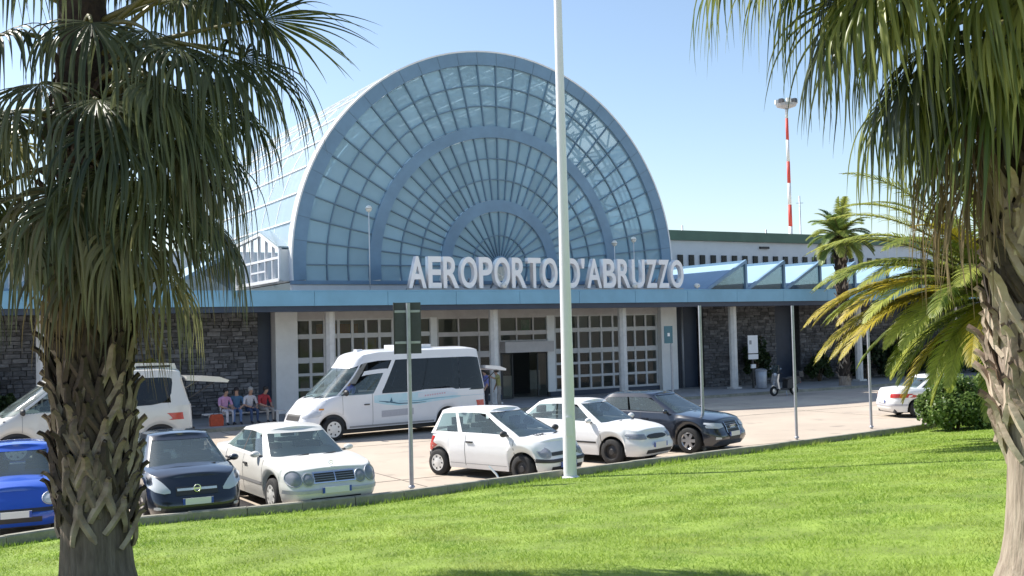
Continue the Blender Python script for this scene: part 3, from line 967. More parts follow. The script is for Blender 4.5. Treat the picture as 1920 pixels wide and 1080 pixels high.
class Car:
    """lofted car shell; x forward, y to its left, origin on the ground midway between the axles"""

    def __init__(s, name, label, sp, loc, head, group=None, scale=1.0):
        s.sp = sp
        s.root = thing(name, label, sp.get('cat', 'car'), (loc[0], loc[1], 0), head, group)
        s.root.scale = (scale,) * 3
        s.xf, s.xr, s.hw = sp['xf'], sp['xr'], sp['w'] / 2
        s.wb = sp['wb'] / 2
        s.wr = sp.get('wr', .30)
        s.nf, s.nr = sp.get('nfe', 4.5), sp.get('nre', 5.0)

    # lower body
    def zs(s, x): return sinterp(s.sp['deck'], x)

    def zb(s, x):
        z = interp(s.sp.get('sill', [(-9, .2), (9, .2)]), x)
        ra = s.wr + s.sp.get('arch', .065)
        for xw in (s.wb, -s.wb):
            d = abs(x - xw)
            if d < ra: z = max(z, s.wr + math.sqrt(ra * ra - d * d))
        return z

    def body(s, xi, t):
        f = s.xf - interp(s.sp['nose'], t)
        r = s.xr + interp(s.sp['tail'], t)
        c, h = (f + r) / 2, (f - r) / 2
        x = c + h * xi
        y = s.hw * interp(s.sp.get('wprof', [(0, .93), (.2, .97), (.5, 1), (.75, .985), (1, .92)]), t) * supery(xi, s.nf if xi > 0 else s.nr)
        return x, y, s.zb(x) + (s.zs(x) - s.zb(x)) * t

    def side_pt(s, x, z, off=.006, sgn=1):
        zb, zs_ = s.zb(x), s.zs(x)
        t = min(1, max(0, (z - zb) / (zs_ - zb)))
        f = s.xf - interp(s.sp['nose'], t); r = s.xr + interp(s.sp['tail'], t)
        xi = max(-.999, min(.999, (x - (f + r) / 2) / ((f - r) / 2)))
        y = s.body(xi, t)[1]
        return Vector((x, sgn * (y + off), z))

    def end_x(s, y, z, sgn):
        x = s.xf if sgn > 0 else s.xr
        for _ in range(5):
            zb, zs_ = s.zb(x), s.zs(x)
            t = min(1, max(0, (z - zb) / (zs_ - zb)))
            f = s.xf - interp(s.sp['nose'], t); r = s.xr + interp(s.sp['tail'], t)
            wv = s.hw * interp(s.sp.get('wprof', [(0, .93), (.2, .97), (.5, 1), (.75, .985), (1, .92)]), t)
            xi = sgn * supery(min(.9995, abs(y) / wv), s.nf if sgn > 0 else s.nr)
            x = (f + r) / 2 + (f - r) / 2 * xi
        return x, wv

    def end_pt(s, y, z, off=.008, sgn=1):
        """point on the front (sgn 1) or rear (-1) end at height z, y across, kept clear of the wheel arch"""
        x, wv = s.end_x(y, z, sgn)
        ra = s.wr + s.sp.get('arch', .065)
        dz = z - s.wr
        lim = s.wb + (math.sqrt(ra * ra - dz * dz) if abs(dz) < ra else 0) + .03
        if sgn * x < lim:
            lo_, hi_ = 0.0, abs(y)
            for _ in range(12):
                m_ = (lo_ + hi_) / 2
                if sgn * s.end_x(m_, z, sgn)[0] < lim: hi_ = m_
                else: lo_ = m_
            y = lo_ if y > 0 else -lo_
            x, wv = s.end_x(y, z, sgn)
        nrm = Vector((sgn, 1.6 * (y / wv) ** 5, .2)).normalized()
        return Vector((x, y, z)) + nrm * off

    # cabin
    def cab(s, xi, t):
        g = s.sp['cab']
        f = g['fb'] + (g['ft'] - g['fb']) * max(0, t) ** g.get('fe', 1.0)
        r = g['rb'] + (g['rt'] - g['rb']) * max(0, t) ** g.get('re', 1.0)
        x = (f + r) / 2 + (f - r) / 2 * xi
        wv = g['wb'] + (g['wt'] - g['wb']) * t
        y = wv * supery(xi, g.get('nf', 6) if xi > 0 else g.get('nr', 7))
        zt = sinterp(g['roof'], x)
        z0 = s.zs(x) - .02
        return x, y, z0 + (zt - z0) * t

    def cab_side(s, xi, t, off=.007, sgn=1):
        x, y, z = s.cab(xi, t)
        return Vector((x, sgn * (y + off), z + off * .3))

    def cab_end(s, yf, t, off=.009, sgn=1):
        g = s.sp['cab']
        n = g.get('nf', 6) if sgn > 0 else g.get('nr', 7)
        xi = sgn * supery(abs(yf), n)
        x, y, z = s.cab(xi, t)
        wv = g['wb'] + (g['wt'] - g['wb']) * t
        p = Vector((x, yf * wv, z))
        return p + Vector((sgn * off, yf * off * .5, off * .8))

    def strip(s, name, m, fn, cols, rows=5, parent=None, n=None, sgn=1, off=.007, smooth=True, back=None, **kw):
        """a panel laid on the shell: cols = [(a, lo, hi), ...] resampled along a"""
        n = n or max(6, 4 * (len(cols) - 1))
        a0, a1 = cols[0][0], cols[-1][0]
        lo, hi = [(c[0], c[1]) for c in cols], [(c[0], c[2]) for c in cols]
        if a0 > a1: lo, hi = lo[::-1], hi[::-1]
        rws = []
        for i in range(n + 1):
            a = a0 + (a1 - a0) * i / n
            l, h = interp(lo, a), interp(hi, a)
            rws.append([fn(a, l + (h - l) * j / rows, off=off, sgn=sgn) for j in range(rows + 1)])
        return MB().grid(rws).build(name, m, parent or s.root, smooth=smooth, **kw)

    def shell(s):
        sp = s.sp
        xis = sorted(set([-1, 1] + [round(-math.cos(math.pi * k / 60), 5) for k in range(61)] + [round(-.98 + 1.96 * k / 150, 5) for k in range(151)]))
        ts = [0, .06, .13, .2, .28, .36, .44, .52, .6, .68, .76, .84, .9, .95, .98, 1.0]
        mb = MB()
        for sg in (1, -1):
            rws = []
            for t in ts:
                rws.append([(x, sg * y, z) for x, y, z in (s.body(xi, t) for xi in xis)])
            mb.grid(rws)
        rws = []
        crown = sp.get('crown', .05)
        fr = [-1, -.97, -.9, -.75, -.5, -.25, 0, .25, .5, .75, .9, .97, 1]
        for xi in xis:
            x, y, z = s.body(xi, 1.0)
            rws.append([(x, y * q, z + crown * min(1, y / (s.hw * .6)) * (1 - abs(q) ** 2.5)) for q in fr])
        mb.grid(rws)
        b = mb.mesh('body', sp['paint'], fix=False)
        bm = bmesh.new(); bm.from_mesh(b)
        bmesh.ops.remove_doubles(bm, verts=bm.verts, dist=.0008)
        bmesh.ops.recalc_face_normals(bm, faces=bm.faces)
        bm.to_mesh(b); bm.free()
        b.polygons.foreach_set('use_smooth', [True] * len(b.polygons))
        try: b.set_sharp_from_angle(angle=R(38))
        except Exception: pass
        s.body_o = link('body', b, s.root)
        # cabin: pillars and roof as an open frame, glass set into it
        g = sp['cab']
        ring = []
        cx = [-1 + 2 * k / 80 for k in range(81)]
        cx = sorted(set([round(q, 5) for q in cx] + [round(-math.cos(math.pi * k / 40), 5) for k in range(41)]))
        tt = [0, .05, .1, .2, .3, .4, .5, .6, .7, .8, .88, .94, 1.0]
        mb = MB()
        hole = sp['holes']          # (kind, lo, hi, t0, t1)

        def opened(xi0, xi1, t0, t1, ym):
            xm, tm = (xi0 + xi1) / 2, (t0 + t1) / 2
            for k, a, b_, c0, c1 in hole:
                if k == 's' and a < xm < b_ and c0 < tm < c1: return True
                if k == 'f' and xm > 0 and ym < a and c0 < tm < c1 and xm > .3: return True
                if k == 'r' and xm < 0 and ym < a and c0 < tm < c1 and xm < -.3: return True
            return False
        for sg in (1, -1):
            vs = [[(lambda p: (p[0], sg * p[1], p[2]))(s.cab(xi, t)) for xi in cx] for t in tt]
            base = len(mb.v)
            mb.v += [p for r_ in vs for p in r_]
            m_ = len(cx)
            for i in range(len(tt) - 1):
                for k in range(m_ - 1):
                    xm = (cx[k] + cx[k + 1]) / 2
                    ymr = supery(xm, g.get('nf', 6) if xm > 0 else g.get('nr', 7))
                    if opened(cx[k], cx[k + 1], tt[i], tt[i + 1], ymr): continue
                    mb.f.append((base + i * m_ + k, base + i * m_ + k + 1, base + (i + 1) * m_ + k + 1, base + (i + 1) * m_ + k))
                    mb.mi.append(0)
        rws = []
        rc = g.get('crown', .045)
        for xi in cx:
            x, y, z = s.cab(xi, 1.0)
            rws.append([(x, y * q, z + rc * min(1, y / (g['wt'] * .5)) * (1 - abs(q) ** 2.6)) for q in fr])
        mb.grid(rws)
        b = mb.mesh('cabin', sp['paint'], fix=False)
        bm = bmesh.new(); bm.from_mesh(b)
        bmesh.ops.remove_doubles(bm, verts=bm.verts, dist=.0008)
        bmesh.ops.recalc_face_normals(bm, faces=bm.faces)
        bm.to_mesh(b); bm.free()
        b.polygons.foreach_set('use_smooth', [True] * len(b.polygons))
        try: b.set_sharp_from_angle(angle=R(45))
        except Exception: pass
        s.cab_o = link('cabin', b, s.root)
        # floor pan and the seats seen through the glass
        zf = .2
        ub = MB().box(s.xr + .15, s.xf - .2, -s.hw * .72, s.hw * .72, .17, .55)
        ub.build('underbody', 'plastic', s.root)
        it = MB()
        mid = (g['fb'] + g['rb']) / 2
        it.box(g['rb'] + .15, g['fb'] - .12, -g['wb'] + .08, g['wb'] - .08, .4, s.zs(mid) - .16)
        for xs in sp.get('seats', [mid + .25, mid - .75]):
            for ys in (-.38, .38):
                it.box(xs - .1, xs + .12, ys - .24, ys + .24, .5, s.zs(mid) + .13)
                it.box(xs - .08, xs + .04, ys - .12, ys + .12, s.zs(mid) + .15, s.zs(mid) + .31)
        it.box(g['fb'] - .42, g['fb'] - .10, -g['wb'] + .1, g['wb'] - .1, .6, s.zs(g['fb']) - .0)
        it.build('seats', 'interior', s.root)

    def side_windows(s, name, m, cols, **kw):
        for sg in (1, -1):
            s.strip(name, m, s.cab_side, cols, rows=6, sgn=sg, off=-.004, **kw)

    def screen(s, name, m, yf, t0, t1, sgn):
        s.strip(name, m, s.cab_end, [(-yf, t0, t1), (yf, t0, t1)], n=14, rows=8, sgn=sgn, off=-.004)

    def wheels(s, style):
        yw = s.hw - .12
        r = s.wr
        for xw, a in ((s.wb, 0), (-s.wb, 0)):
            for sg in (1, -1):
                tw = .1
                t = MB().lathe([(r * .64, -tw), (r * .9, -tw), (r * .985, -tw * .8), (r, -tw * .4), (r, tw * .4), (r * .985, tw * .8), (r * .9, tw), (r * .64, tw * .94), (r * .62, tw * .5), (r * .62, -tw * .5), (r * .64, -tw)], 28, axis='y')
                w = t.build('wheel', 'rubber', s.root, smooth=50, loc=(xw, sg * yw, r))
                rm = MB()
                o = sg * tw
                st = style if isinstance(style, str) else style[0 if xw > 0 else 1]
                if st == 'alloy':
                    rm.lathe([(r * .66, o * .95), (r * .58, o * .75), (r * .56, o * .1)], 24, axis='y')
                    for k in range(6):
                        a_ = k * math.pi / 3
                        rm.bar((0, o * .8, 0), (r * .6 * math.cos(a_), o * .85, r * .6 * math.sin(a_)), .075, .03, up=(0, 1, 0))
                    rm.lathe([(0, o * .95), (r * .17, o * .93), (r * .2, o * .6)], 14, axis='y')
                    rr = rm.build('rim', 'alloy', w, smooth=40)
                    MB().lathe([(0, o * .15), (r * .57, o * .15)], 20, axis='y').build('brake_disc', 'plastic', w)
                elif st == 'cap':
                    rm.lathe([(r * .68, o * .95), (r * .62, o * .98), (r * .5, o * .86), (r * .3, o * 1.02), (0, o * 1.05)], 24, axis='y')
                    rr = rm.build('rim', 'hubcap', w, smooth=40)
                    sl = MB()
                    for k in range(7):
                        a_ = k * 2 * math.pi / 7
                        p = lambda q, d, h: (q * math.cos(a_ + d), o * h, q * math.sin(a_ + d))
                        sl.add([p(r * .40, -.14, 1.0), p(r * .40, .14, 1.0), p(r * .55, .12, .98), p(r * .55, -.12, .98)], [(0, 1, 2, 3)])
                    sl.build('rim_slot', 'plastic', rr, fix=False)
                else:
                    rm.lathe([(r * .68, o * .95), (r * .6, o * .9), (r * .55, o * .45), (r * .3, o * .55), (r * .22, o * .8), (0, o * .82)], 24, axis='y')
                    rr = rm.build('rim', 'steel_rim', w, smooth=40)

    def mirrors(s, m='plastic', xi=.78, size=1.0, arm=True):
        for sg in (1, -1):
            p = s.cab_side(xi, .06, sgn=sg)
            q = p + Vector((.02, sg * .12 * size, .05))
            mb = MB()
            z = size
            mb.lathe([(0, -.035), (.05 * z, -.035), (.062 * z, -.01), (.055 * z, .03), (.03 * z, .06), (0, .065)], 12, axis='x', c=(0, 0, 0))
            mb.v = [(x, y * 1.5, zz) for x, y, zz in mb.v]
            mo = mb.build('mirror', m, s.root, smooth=True, loc=q)
            MB().bar((-.01, -sg * .13 * z, -.05), (0, -sg * .02, -.02), .05, .035).build('mirror_arm', 'plastic', mo)

    def plate(s, sgn, z, y=0.0, w=.52, h=.11):
        p = s.end_pt(y, z, off=.02, sgn=sgn)
        pl = MB().box(-.008, .008, -w / 2, w / 2, -h / 2, h / 2).build('number_plate', 'plate', s.root, loc=p)
        for e in (-1, 1):
            MB().box(-.0095, .0095, min(e * w / 2, e * (w / 2 - .04)), max(e * w / 2, e * (w / 2 - .04)), -h / 2 + .002, h / 2 - .002).build('plate_band', 'plate_blue', pl)

    def seam(s, x, z0, z1, m='seam', wd=.012):
        for sg in (1, -1):
            s.strip('door_seam', m, s.side_pt, [(x - wd / 2, z0, z1), (x + wd / 2, z0, z1)], n=1, rows=8, sgn=sg, off=.002)

    def hstrip(s, name, m, x0, x1, z0, z1, off=.006):
        for sg in (1, -1):
            s.strip(name, m, s.side_pt, [(x0, z0, z1), (x1, z0, z1)], n=24, rows=2, sgn=sg, off=off)

    def handle(s, x, z, m='plastic'):
        for sg in (1, -1):
            p = s.side_pt(x, z, .015, sg)
            MB().box(-.09, .09, -.015, .015, -.016, .016).build('door_handle', m, s.root, loc=p)

    def end_panel(s, name, m, cols, sgn=1, off=.008, n=None, rows=5, parent=None):
        return s.strip(name, m, s.end_pt, cols, n=n or 10, rows=rows, sgn=sgn, off=off, parent=parent)

    def lamp(s, name, m, cols, sgn=1, off=.010):
        """a lamp on both sides of one end, cols given for +y"""
        for e in (1, -1):
            s.end_panel(name, m, [(e * a, lo, hi) for a, lo, hi in cols], sgn=sgn, off=off)

    def wipers(s):
        for a, b in ((-.55, -.05), (.1, .6)):
            p, q = s.cab_end(a, .03, .02, 1), s.cab_end(b, .10, .025, 1)
            MB().bar(p, q, .02, .02).build('wiper', 'plastic', s.root)


NOSE = [(0, .10), (.15, .03), (.3, 0), (.5, .0), (.56, .05), (.8, .10), (1, .20)]
TAIL = [(0, .10), (.15, .03), (.3, 0), (.5, .0), (.56, .04), (.8, .05), (1, .10)]


def place(px, py, z, local, head):
    """car position so that its local point (x, y) stands at a photo pixel"""
    g = G(px, py, z)
    c, s_ = math.cos(head), math.sin(head)
    return (g.x - (c * local[0] - s_ * local[1]), g.y - (s_ * local[0] + c * local[1]))


# --- white saloon with a chrome framed grille and twin oval headlamps
sp = dict(paint='paint_pale', xf=2.25, xr=-2.5, w=1.80, wb=2.83, wr=.315, nfe=7, crown=.035, wprof=[(0, .93), (.2, .97), (.5, 1), (.8, .99), (1, .945)], nose=NOSE, tail=TAIL,
          deck=[(-2.5, .88), (-2.35, .98), (-1.7, 1.02), (-.4, .98), (.7, .95), (1.1, .93), (1.7, .87), (2.05, .80), (2.25, .70)],
          cab=dict(fb=1.12, ft=.28, rb=-1.92, rt=-1.02, wb=.80, wt=.59, roof=[(-1.9, 1.33), (-1.0, 1.41), (-.3, 1.445), (.3, 1.41), (1, 1.36)], nf=6, nr=5),
          holes=[('s', -.72, .75, .10, .86), ('f', .885, 0, .08, .90), ('r', .9, 0, .1, .9)])
hd = R(-58)
c = Car('parked_car', 'white saloon car with a dark chrome-framed grille and twin oval headlamps by the kerb', sp, place(516, 960, 0, (1.54, -.87), hd), hd)
c.root.scale = (1.09, 1.09, 1.01)
c.shell()
c.side_windows('side_window', 'car_glass', [(-.72, .30, .84), (-.62, .12, .86), (.02, .10, .86)])
c.side_windows('side_window', 'car_glass', [(.07, .10, .86), (.62, .10, .86), (.75, .10, .7)])
c.strip('window_pillar', 'plastic', c.cab_side, [(.02, .08, .88), (.07, .08, .88)], n=1, sgn=-1, off=-.001)
c.strip('window_pillar', 'plastic', c.cab_side, [(.02, .08, .88), (.07, .08, .88)], n=1, sgn=1, off=-.001)
c.screen('windscreen', 'car_glass', .89, .07, .91, 1)
c.screen('rear_window', 'car_glass', .90, .1, .9, -1)
c.wheels('cap'); c.mirrors('paint_pale', .72); c.wipers()
c.end_panel('grille', 'plastic', [(-.36, .58, .74), (.36, .58, .74)], off=.012)
for z0, z1 in ((.565, .585), (.738, .762)): c.end_panel('grille_trim', 'chrome', [(-.38, z0, z1), (.38, z0, z1)], off=.018, rows=1)
for y in (-.38, 0, .36): c.end_panel('grille_trim', 'chrome', [(y, .57, .75), (y + .02, .57, .75)], off=.018, n=2)
for z in (.62, .66, .70): c.end_panel('grille_bar', 'galv', [(-.36, z, z + .008), (.36, z, z + .008)], off=.016, rows=1)


def oval(c, y, z, ry, rz, m, off=.015, nm='headlight'):
    for e in (1, -1):
        n = 18
        mb = MB()
        ctr = c.end_pt(e * y, z, off + .03)
        ring = [c.end_pt(e * (y + ry * math.cos(2 * math.pi * k / n)), z + rz * math.sin(2 * math.pi * k / n), off) for k in range(n)]
        mid = [(ctr * .6 + r_ * .4) + Vector((.01, 0, 0)) for r_ in ring]
        mb.add(ring + mid + [ctr], [(k, (k + 1) % n, n + (k + 1) % n, n + k) for k in range(n)] + [(n + k, n + (k + 1) % n, 2 * n) for k in range(n)])
        o = mb.build(nm, m, c.root, smooth=True)
        t = MB()
        t.tube([c.end_pt(e * (y + ry * 1.05 * math.cos(2 * math.pi * k / n)), z + rz * 1.05 * math.sin(2 * math.pi * k / n), off) for k in range(n + 1)], .012, 5)
        t.build('lamp_rim', 'galv', o)


oval(c, .69, .665, .115, .13, 'lamp_grey')
oval(c, .47, .64, .09, .105, 'lamp_grey')
c.end_panel('bumper_strip', 'decal_grey', [(-.84, .40, .47), (.84, .40, .47)], off=.014, n=24)
c.end_panel('air_intake', 'plastic', [(-.45, .24, .31), (.45, .24, .31)], off=.006)
c.plate(1, .44)
c.hstrip('rub_strip', 'seam_light', -1.05, 1.05, .46, .52)
c.seam(1.0, .26, .93); c.seam(-.05, .26, .96); c.seam(-1.05, .45, .98)
c.handle(.12, .80, 'seam'); c.handle(-.92, .82, 'seam')
st = MB().tube([(0, .04 * math.cos(k * math.pi / 6), .06 + .04 * math.sin(k * math.pi / 6)) for k in range(13)], .005, 5)
for k in range(3): st.bar((0, 0, .06), (0, .038 * math.sin(k * 2.094), .06 + .038 * math.cos(k * 2.094)), .006, .006, up=(1, 0, 0))
st.build('hood_star', 'chrome', c.root, loc=(2.0, 0, c.zs(2.0) + .035))

# --- black hatchback with a chrome bar across its grille
sp = dict(paint='paint_black', xf=2.06, xr=-1.93, w=1.71, wb=2.51, wr=.31, nfe=6, nose=[(0, .10), (.12, .03), (.3, 0), (.45, .01), (.6, .07), (.8, .14), (1, .28)], tail=TAIL,
          deck=[(-1.93, .96), (-1, 1.0), (.5, .99), (1.0, .98), (1.45, .93), (1.8, .85), (2.06, .72)], crown=.06,
          cab=dict(fb=1.28, ft=.25, rb=-1.85, rt=-1.45, wb=.80, wt=.56, roof=[(-1.6, 1.40), (-.8, 1.47), (0, 1.49), (.5, 1.44), (1.2, 1.38)], nf=6, nr=6),
          holes=[('s', -.65, .75, .1, .84), ('f', .885, 0, .06, .9), ('r', .86, 0, .2, .9)])
hd = R(-63)
c = Car('parked_car', 'black hatchback with a chrome bar and round badge across its nose behind the palm trunk', sp, place(372, 939, .455, (2.05, 0), hd), hd)
c.shell()
c.side_windows('side_window', 'car_glass', [(-.65, .3, .8), (-.5, .12, .83), (-.02, .10, .84)])
c.side_windows('side_window', 'car_glass', [(.03, .10, .84), (.62, .10, .84), (.75, .10, .6)])
c.screen('windscreen', 'car_glass', .89, .05, .92, 1)
c.screen('rear_window', 'car_glass', .86, .2, .9, -1)
c.wheels('alloy'); c.mirrors('paint_black', .74); c.wipers()
c.lamp('headlight', 'lamp_glass', [(.45, .61, .65), (.56, .60, .78), (.70, .64, .90), (.80, .72, .95)], off=.014)
c.end_panel('grille', 'plastic', [(-.36, .56, .70), (.36, .56, .70)], off=.008)
gb_ = c.end_panel('grille_bar', 'satin', [(-.34, .635, .675), (.34, .635, .675)], off=.03, rows=2)
pc = c.end_pt(0, .662, .045)
MB().tube([(0, .06 * math.cos(k * math.pi / 8), .06 * math.sin(k * math.pi / 8)) for k in range(17)], .009, 6).bar((0, -.055, .0), (0, .055, .0), .014, .014).build('badge', 'chrome', c.root, loc=pc)
c.end_panel('air_intake', 'plastic', [(-.55, .26, .36), (.55, .26, .36)], off=.006, n=14)
c.lamp('fog_lamp', 'lamp_glass', [(.62, .34, .38), (.68, .33, .39), (.72, .34, .38)], off=.01)
c.plate(1, .455)
c.seam(.95, .3, .97); c.seam(-.25, .3, .98); c.handle(-.1, .84, 'paint_black')

# --- blue small hatchback at the end of the row
sp = dict(paint='paint_blue', xf=1.78, xr=-1.6, w=1.55, wb=2.28, wr=.28, nfe=6, nose=[(0, .08), (.15, .02), (.3, 0), (.5, .0), (.56, .04), (.8, .10), (1, .24)], tail=TAIL,
          deck=[(-1.6, .9), (-.8, .93), (.6, .93), (.95, .91), (1.35, .84), (1.6, .76), (1.78, .66)], crown=.07,
          cab=dict(fb=1.08, ft=.28, rb=-1.55, rt=-1.3, wb=.73, wt=.55, roof=[(-1.4, 1.38), (-.6, 1.44), (0, 1.45), (.5, 1.40), (1.1, 1.36)], nf=6, nr=6),
          holes=[('s', -.7, .75, .1, .86), ('f', .885, 0, .07, .9), ('r', .86, 0, .2, .9)])
hd = R(-66)
c = Car('parked_car', 'bright blue small hatchback with rounded clear headlamps at the end of the parked row', sp, place(28, 966, .41, (1.77, .0), hd), hd)
c.shell()
c.side_windows('side_window', 'car_glass', [(-.7, .12, .8), (-.6, .10, .86), (.0, .10, .86)])
c.side_windows('side_window', 'car_glass', [(.05, .10, .86), (.62, .10, .86), (.75, .10, .7)])
c.screen('windscreen', 'car_glass', .89, .06, .91, 1)
c.screen('rear_window', 'car_glass', .86, .2, .9, -1)
c.wheels('cap'); c.mirrors('plastic', .74); c.wipers()
oval(c, .56, .64, .13, .095, 'lamp_glass')
c.end_panel('air_intake', 'plastic', [(-.42, .27, .36), (.42, .27, .36)], off=.006, n=14)
c.end_panel('bumper_strip', 'plastic', [(-.72, .44, .50), (.72, .44, .50)], off=.012, n=18)
c.plate(1, .41); c.seam(.88, .26, .9); c.seam(-.25, .26, .92); c.handle(-.1, .78)

# --- white three-door city car with a steep bonnet and black bumper corner
sp = dict(paint='paint_white', xf=1.78, xr=-1.66, w=1.63, wb=2.35, wr=.275, nfe=6, nre=5, nose=[(0, .06), (.15, .02), (.3, 0), (.5, .0), (.58, .07), (.8, .14), (1, .30)], tail=[(0, .08), (.2, .0), (.45, 0), (.55, .05), (1, .09)],
          deck=[(-1.66, .90), (-1, .92), (.3, .92), (.9, .91), (1.2, .87), (1.5, .79), (1.78, .68)], crown=.045,
          cab=dict(fb=1.25, ft=.12, rb=-1.6, rt=-1.32, wb=.75, wt=.58, roof=[(-1.5, 1.36), (-.8, 1.41), (-.1, 1.425), (.4, 1.38), (1.2, 1.34)], nf=6, nr=6),
          holes=[('s', -.80, .75, .12, .86), ('f', .885, 0, .07, .91), ('r', .86, 0, .2, .9)])
hd = R(-40)
c = Car('parked_car', 'white three-door city car with a steep bonnet parked behind the white lamp post', sp, place(825, 890, 0, (-1.26, -.77), hd), hd, scale=1.07)
c.shell()
c.side_windows('side_window', 'car_glass', [(-.80, .18, .80), (-.70, .14, .86), (-.28, .12, .86)])
c.side_windows('side_window', 'car_glass', [(-.20, .12, .86), (.55, .10, .86), (.75, .10, .6)])
for sg in (1, -1): c.strip('window_pillar', 'paint_white', c.cab_side, [(-.285, .08, .9), (-.195, .08, .9)], n=2, sgn=sg, off=.002)
c.screen('windscreen', 'car_glass', .89, .06, .92, 1)
c.screen('rear_window', 'car_glass', .86, .2, .9, -1)
c.wheels(('steel', 'cap')); c.mirrors('plastic', .70, 1.1); c.wipers()
oval(c, .56, .60, .125, .10, 'lamp_grey')
c.end_panel('grille', 'plastic', [(-.42, .53, .60), (.42, .53, .60)], off=.01)
c.end_panel('bumper_strip', 'plastic', [(-.80, .42, .50), (-.5, .40, .47), (.5, .40, .47), (.80, .42, .50)], off=.014, n=24)
c.end_panel('air_intake', 'plastic', [(-.5, .24, .32), (.5, .24, .32)], off=.006)
c.plate(1, .345)
c.lamp('tail_lamp', 'tail_red', [(.66, .52, .84), (.74, .52, .84)], sgn=-1)
c.end_panel('bumper_strip', 'plastic', [(-.77, .36, .48), (.77, .36, .48)], sgn=-1, off=.014, n=24)
c.plate(-1, .6)
c.seam(.98, .26, .9); c.seam(-.35, .26, .9); c.handle(-.22, .76); c.hstrip('rub_strip', 'seam_light', -1.62, -1.48, .42, .47)
c.hstrip('door_crease', 'seam_light', -.8, .85, .30, .31, .003)
mb = MB()
for k in range(4): mb.bar((1.12, -.30 + .09 * k, c.zs(1.15) + .052), (1.22, -.27 + .09 * k, c.zs(1.22) + .045), .03, .008)
mb.build('bonnet_vent', 'plastic', c.root)

# --- white hatchback with a low smiling grille
sp = dict(paint='paint_white', xf=2.07, xr=-2.0, w=1.70, wb=2.525, wr=.29, nfe=6, nose=NOSE, tail=TAIL,
          deck=[(-2.0, .92), (-1.3, .97), (.5, .93), (.95, .91), (1.5, .84), (1.85, .76), (2.07, .66)], crown=.045,
          cab=dict(fb=1.10, ft=.22, rb=-1.82, rt=-1.15, wb=.77, wt=.57, roof=[(-1.6, 1.32), (-.9, 1.38), (-.1, 1.40), (.4, 1.36), (1.1, 1.32)], nf=6, nr=6),
          holes=[('s', -.74, .75, .1, .86), ('f', .885, 0, .07, .91), ('r', .86, 0, .2, .9)])
hd = R(-41)
c = Car('parked_car', 'white hatchback with black steel wheels and a slim oval grille between two other cars', sp, place(1150, 871, 0, (1.34, -.79), hd), hd, scale=1.06)
c.shell()
c.side_windows('side_window', 'car_glass', [(-.74, .22, .8), (-.6, .12, .86), (-.02, .10, .86)])
c.side_windows('side_window', 'car_glass', [(.03, .10, .86), (.62, .10, .86), (.75, .10, .66)])
c.screen('windscreen', 'car_glass', .89, .06, .92, 1)
c.screen('rear_window', 'car_glass', .86, .2, .9, -1)
c.wheels('steel'); c.mirrors('paint_white', .72, 1.05); c.wipers()
c.lamp('headlight', 'lamp_grey', [(.42, .58, .69), (.6, .575, .70), (.78, .60, .71)], off=.014)
c.end_panel('grille', 'plastic', [(-.38, .61, .64), (-.28, .58, .67), (0, .57, .68), (.28, .58, .67), (.38, .61, .64)], off=.012, n=16)
c.end_panel('air_intake', 'plastic', [(-.5, .25, .34), (.5, .25, .34)], off=.006)
c.plate(1, .44)
c.seam(.98, .28, .9); c.seam(-.1, .28, .93); c.handle(.05, .78); c.handle(-.95, .80)
c.hstrip('rub_strip', 'plastic', -.9, .86, .47, .51)

# --- dark hatchback with a tall shield grille
sp = dict(paint='paint_navy', xf=2.11, xr=-2.1, w=1.77, wb=2.58, wr=.315, nfe=6, nose=NOSE, tail=TAIL,
          deck=[(-2.1, .95), (-1.3, 1.0), (.5, .96), (.95, .94), (1.5, .88), (1.9, .80), (2.11, .70)], crown=.045,
          cab=dict(fb=1.12, ft=.12, rb=-1.95, rt=-1.35, wb=.80, wt=.58, roof=[(-1.8, 1.34), (-1.0, 1.41), (-.2, 1.43), (.3, 1.39), (1.1, 1.34)], nf=6, nr=6),
          holes=[('s', -.74, .75, .12, .84), ('f', .885, 0, .07, .91), ('r', .86, 0, .2, .9)])
hd = R(-40)
c = Car('parked_car', 'dark blue-black hatchback with a tall shield grille at the right end of the row', sp, place(1294, 850, 0, (1.37, -.84), hd), hd, scale=1.06)
c.root['label'] = 'dark blue-black hatchback with a tall shield grille parked beside the thin grey post'
c.shell()
c.side_windows('side_window', 'car_glass', [(-.74, .25, .8), (-.6, .14, .84), (-.05, .12, .84)])
c.side_windows('side_window', 'car_glass', [(.0, .12, .84), (.62, .12, .84), (.75, .12, .64)])
c.screen('windscreen', 'car_glass', .89, .06, .92, 1)
c.screen('rear_window', 'car_glass', .86, .2, .9, -1)
c.wheels('alloy'); c.mirrors('paint_navy', .73); c.wipers()
c.lamp('headlight', 'lamp_glass', [(.40, .64, .72), (.6, .61, .745), (.80, .63, .76)], off=.014)
c.end_panel('grille', 'plastic', [(-.30, .46, .74), (-.26, .32, .75), (.26, .32, .75), (.30, .46, .74)], off=.014)
for y in (-.31, .295): c.end_panel('grille_trim', 'chrome', [(y, .45, .75), (y + .018, .45, .75)], off=.02, n=2)
for z in (.58, .66, .70): c.end_panel('grille_bar', 'galv', [(-.28, z, z + .01), (.28, z, z + .01)], off=.02, rows=1)
for k in range(4):
    p = c.end_pt(-.09 + .06 * k, .635, .03)
    MB().tube([(0, .038 * math.cos(q * math.pi / 6), .038 * math.sin(q * math.pi / 6)) for q in range(13)], .006, 5).build('badge_ring', 'chrome', c.root, loc=p)
c.plate(1, .46)
c.lamp('fog_lamp', 'lamp_glass', [(.60, .36, .40), (.72, .35, .42)], off=.01)
c.seam(.98, .28, .93); c.seam(-.1, .28, .96); c.handle(.05, .82, 'paint_navy'); c.handle(-.95, .84, 'paint_navy')

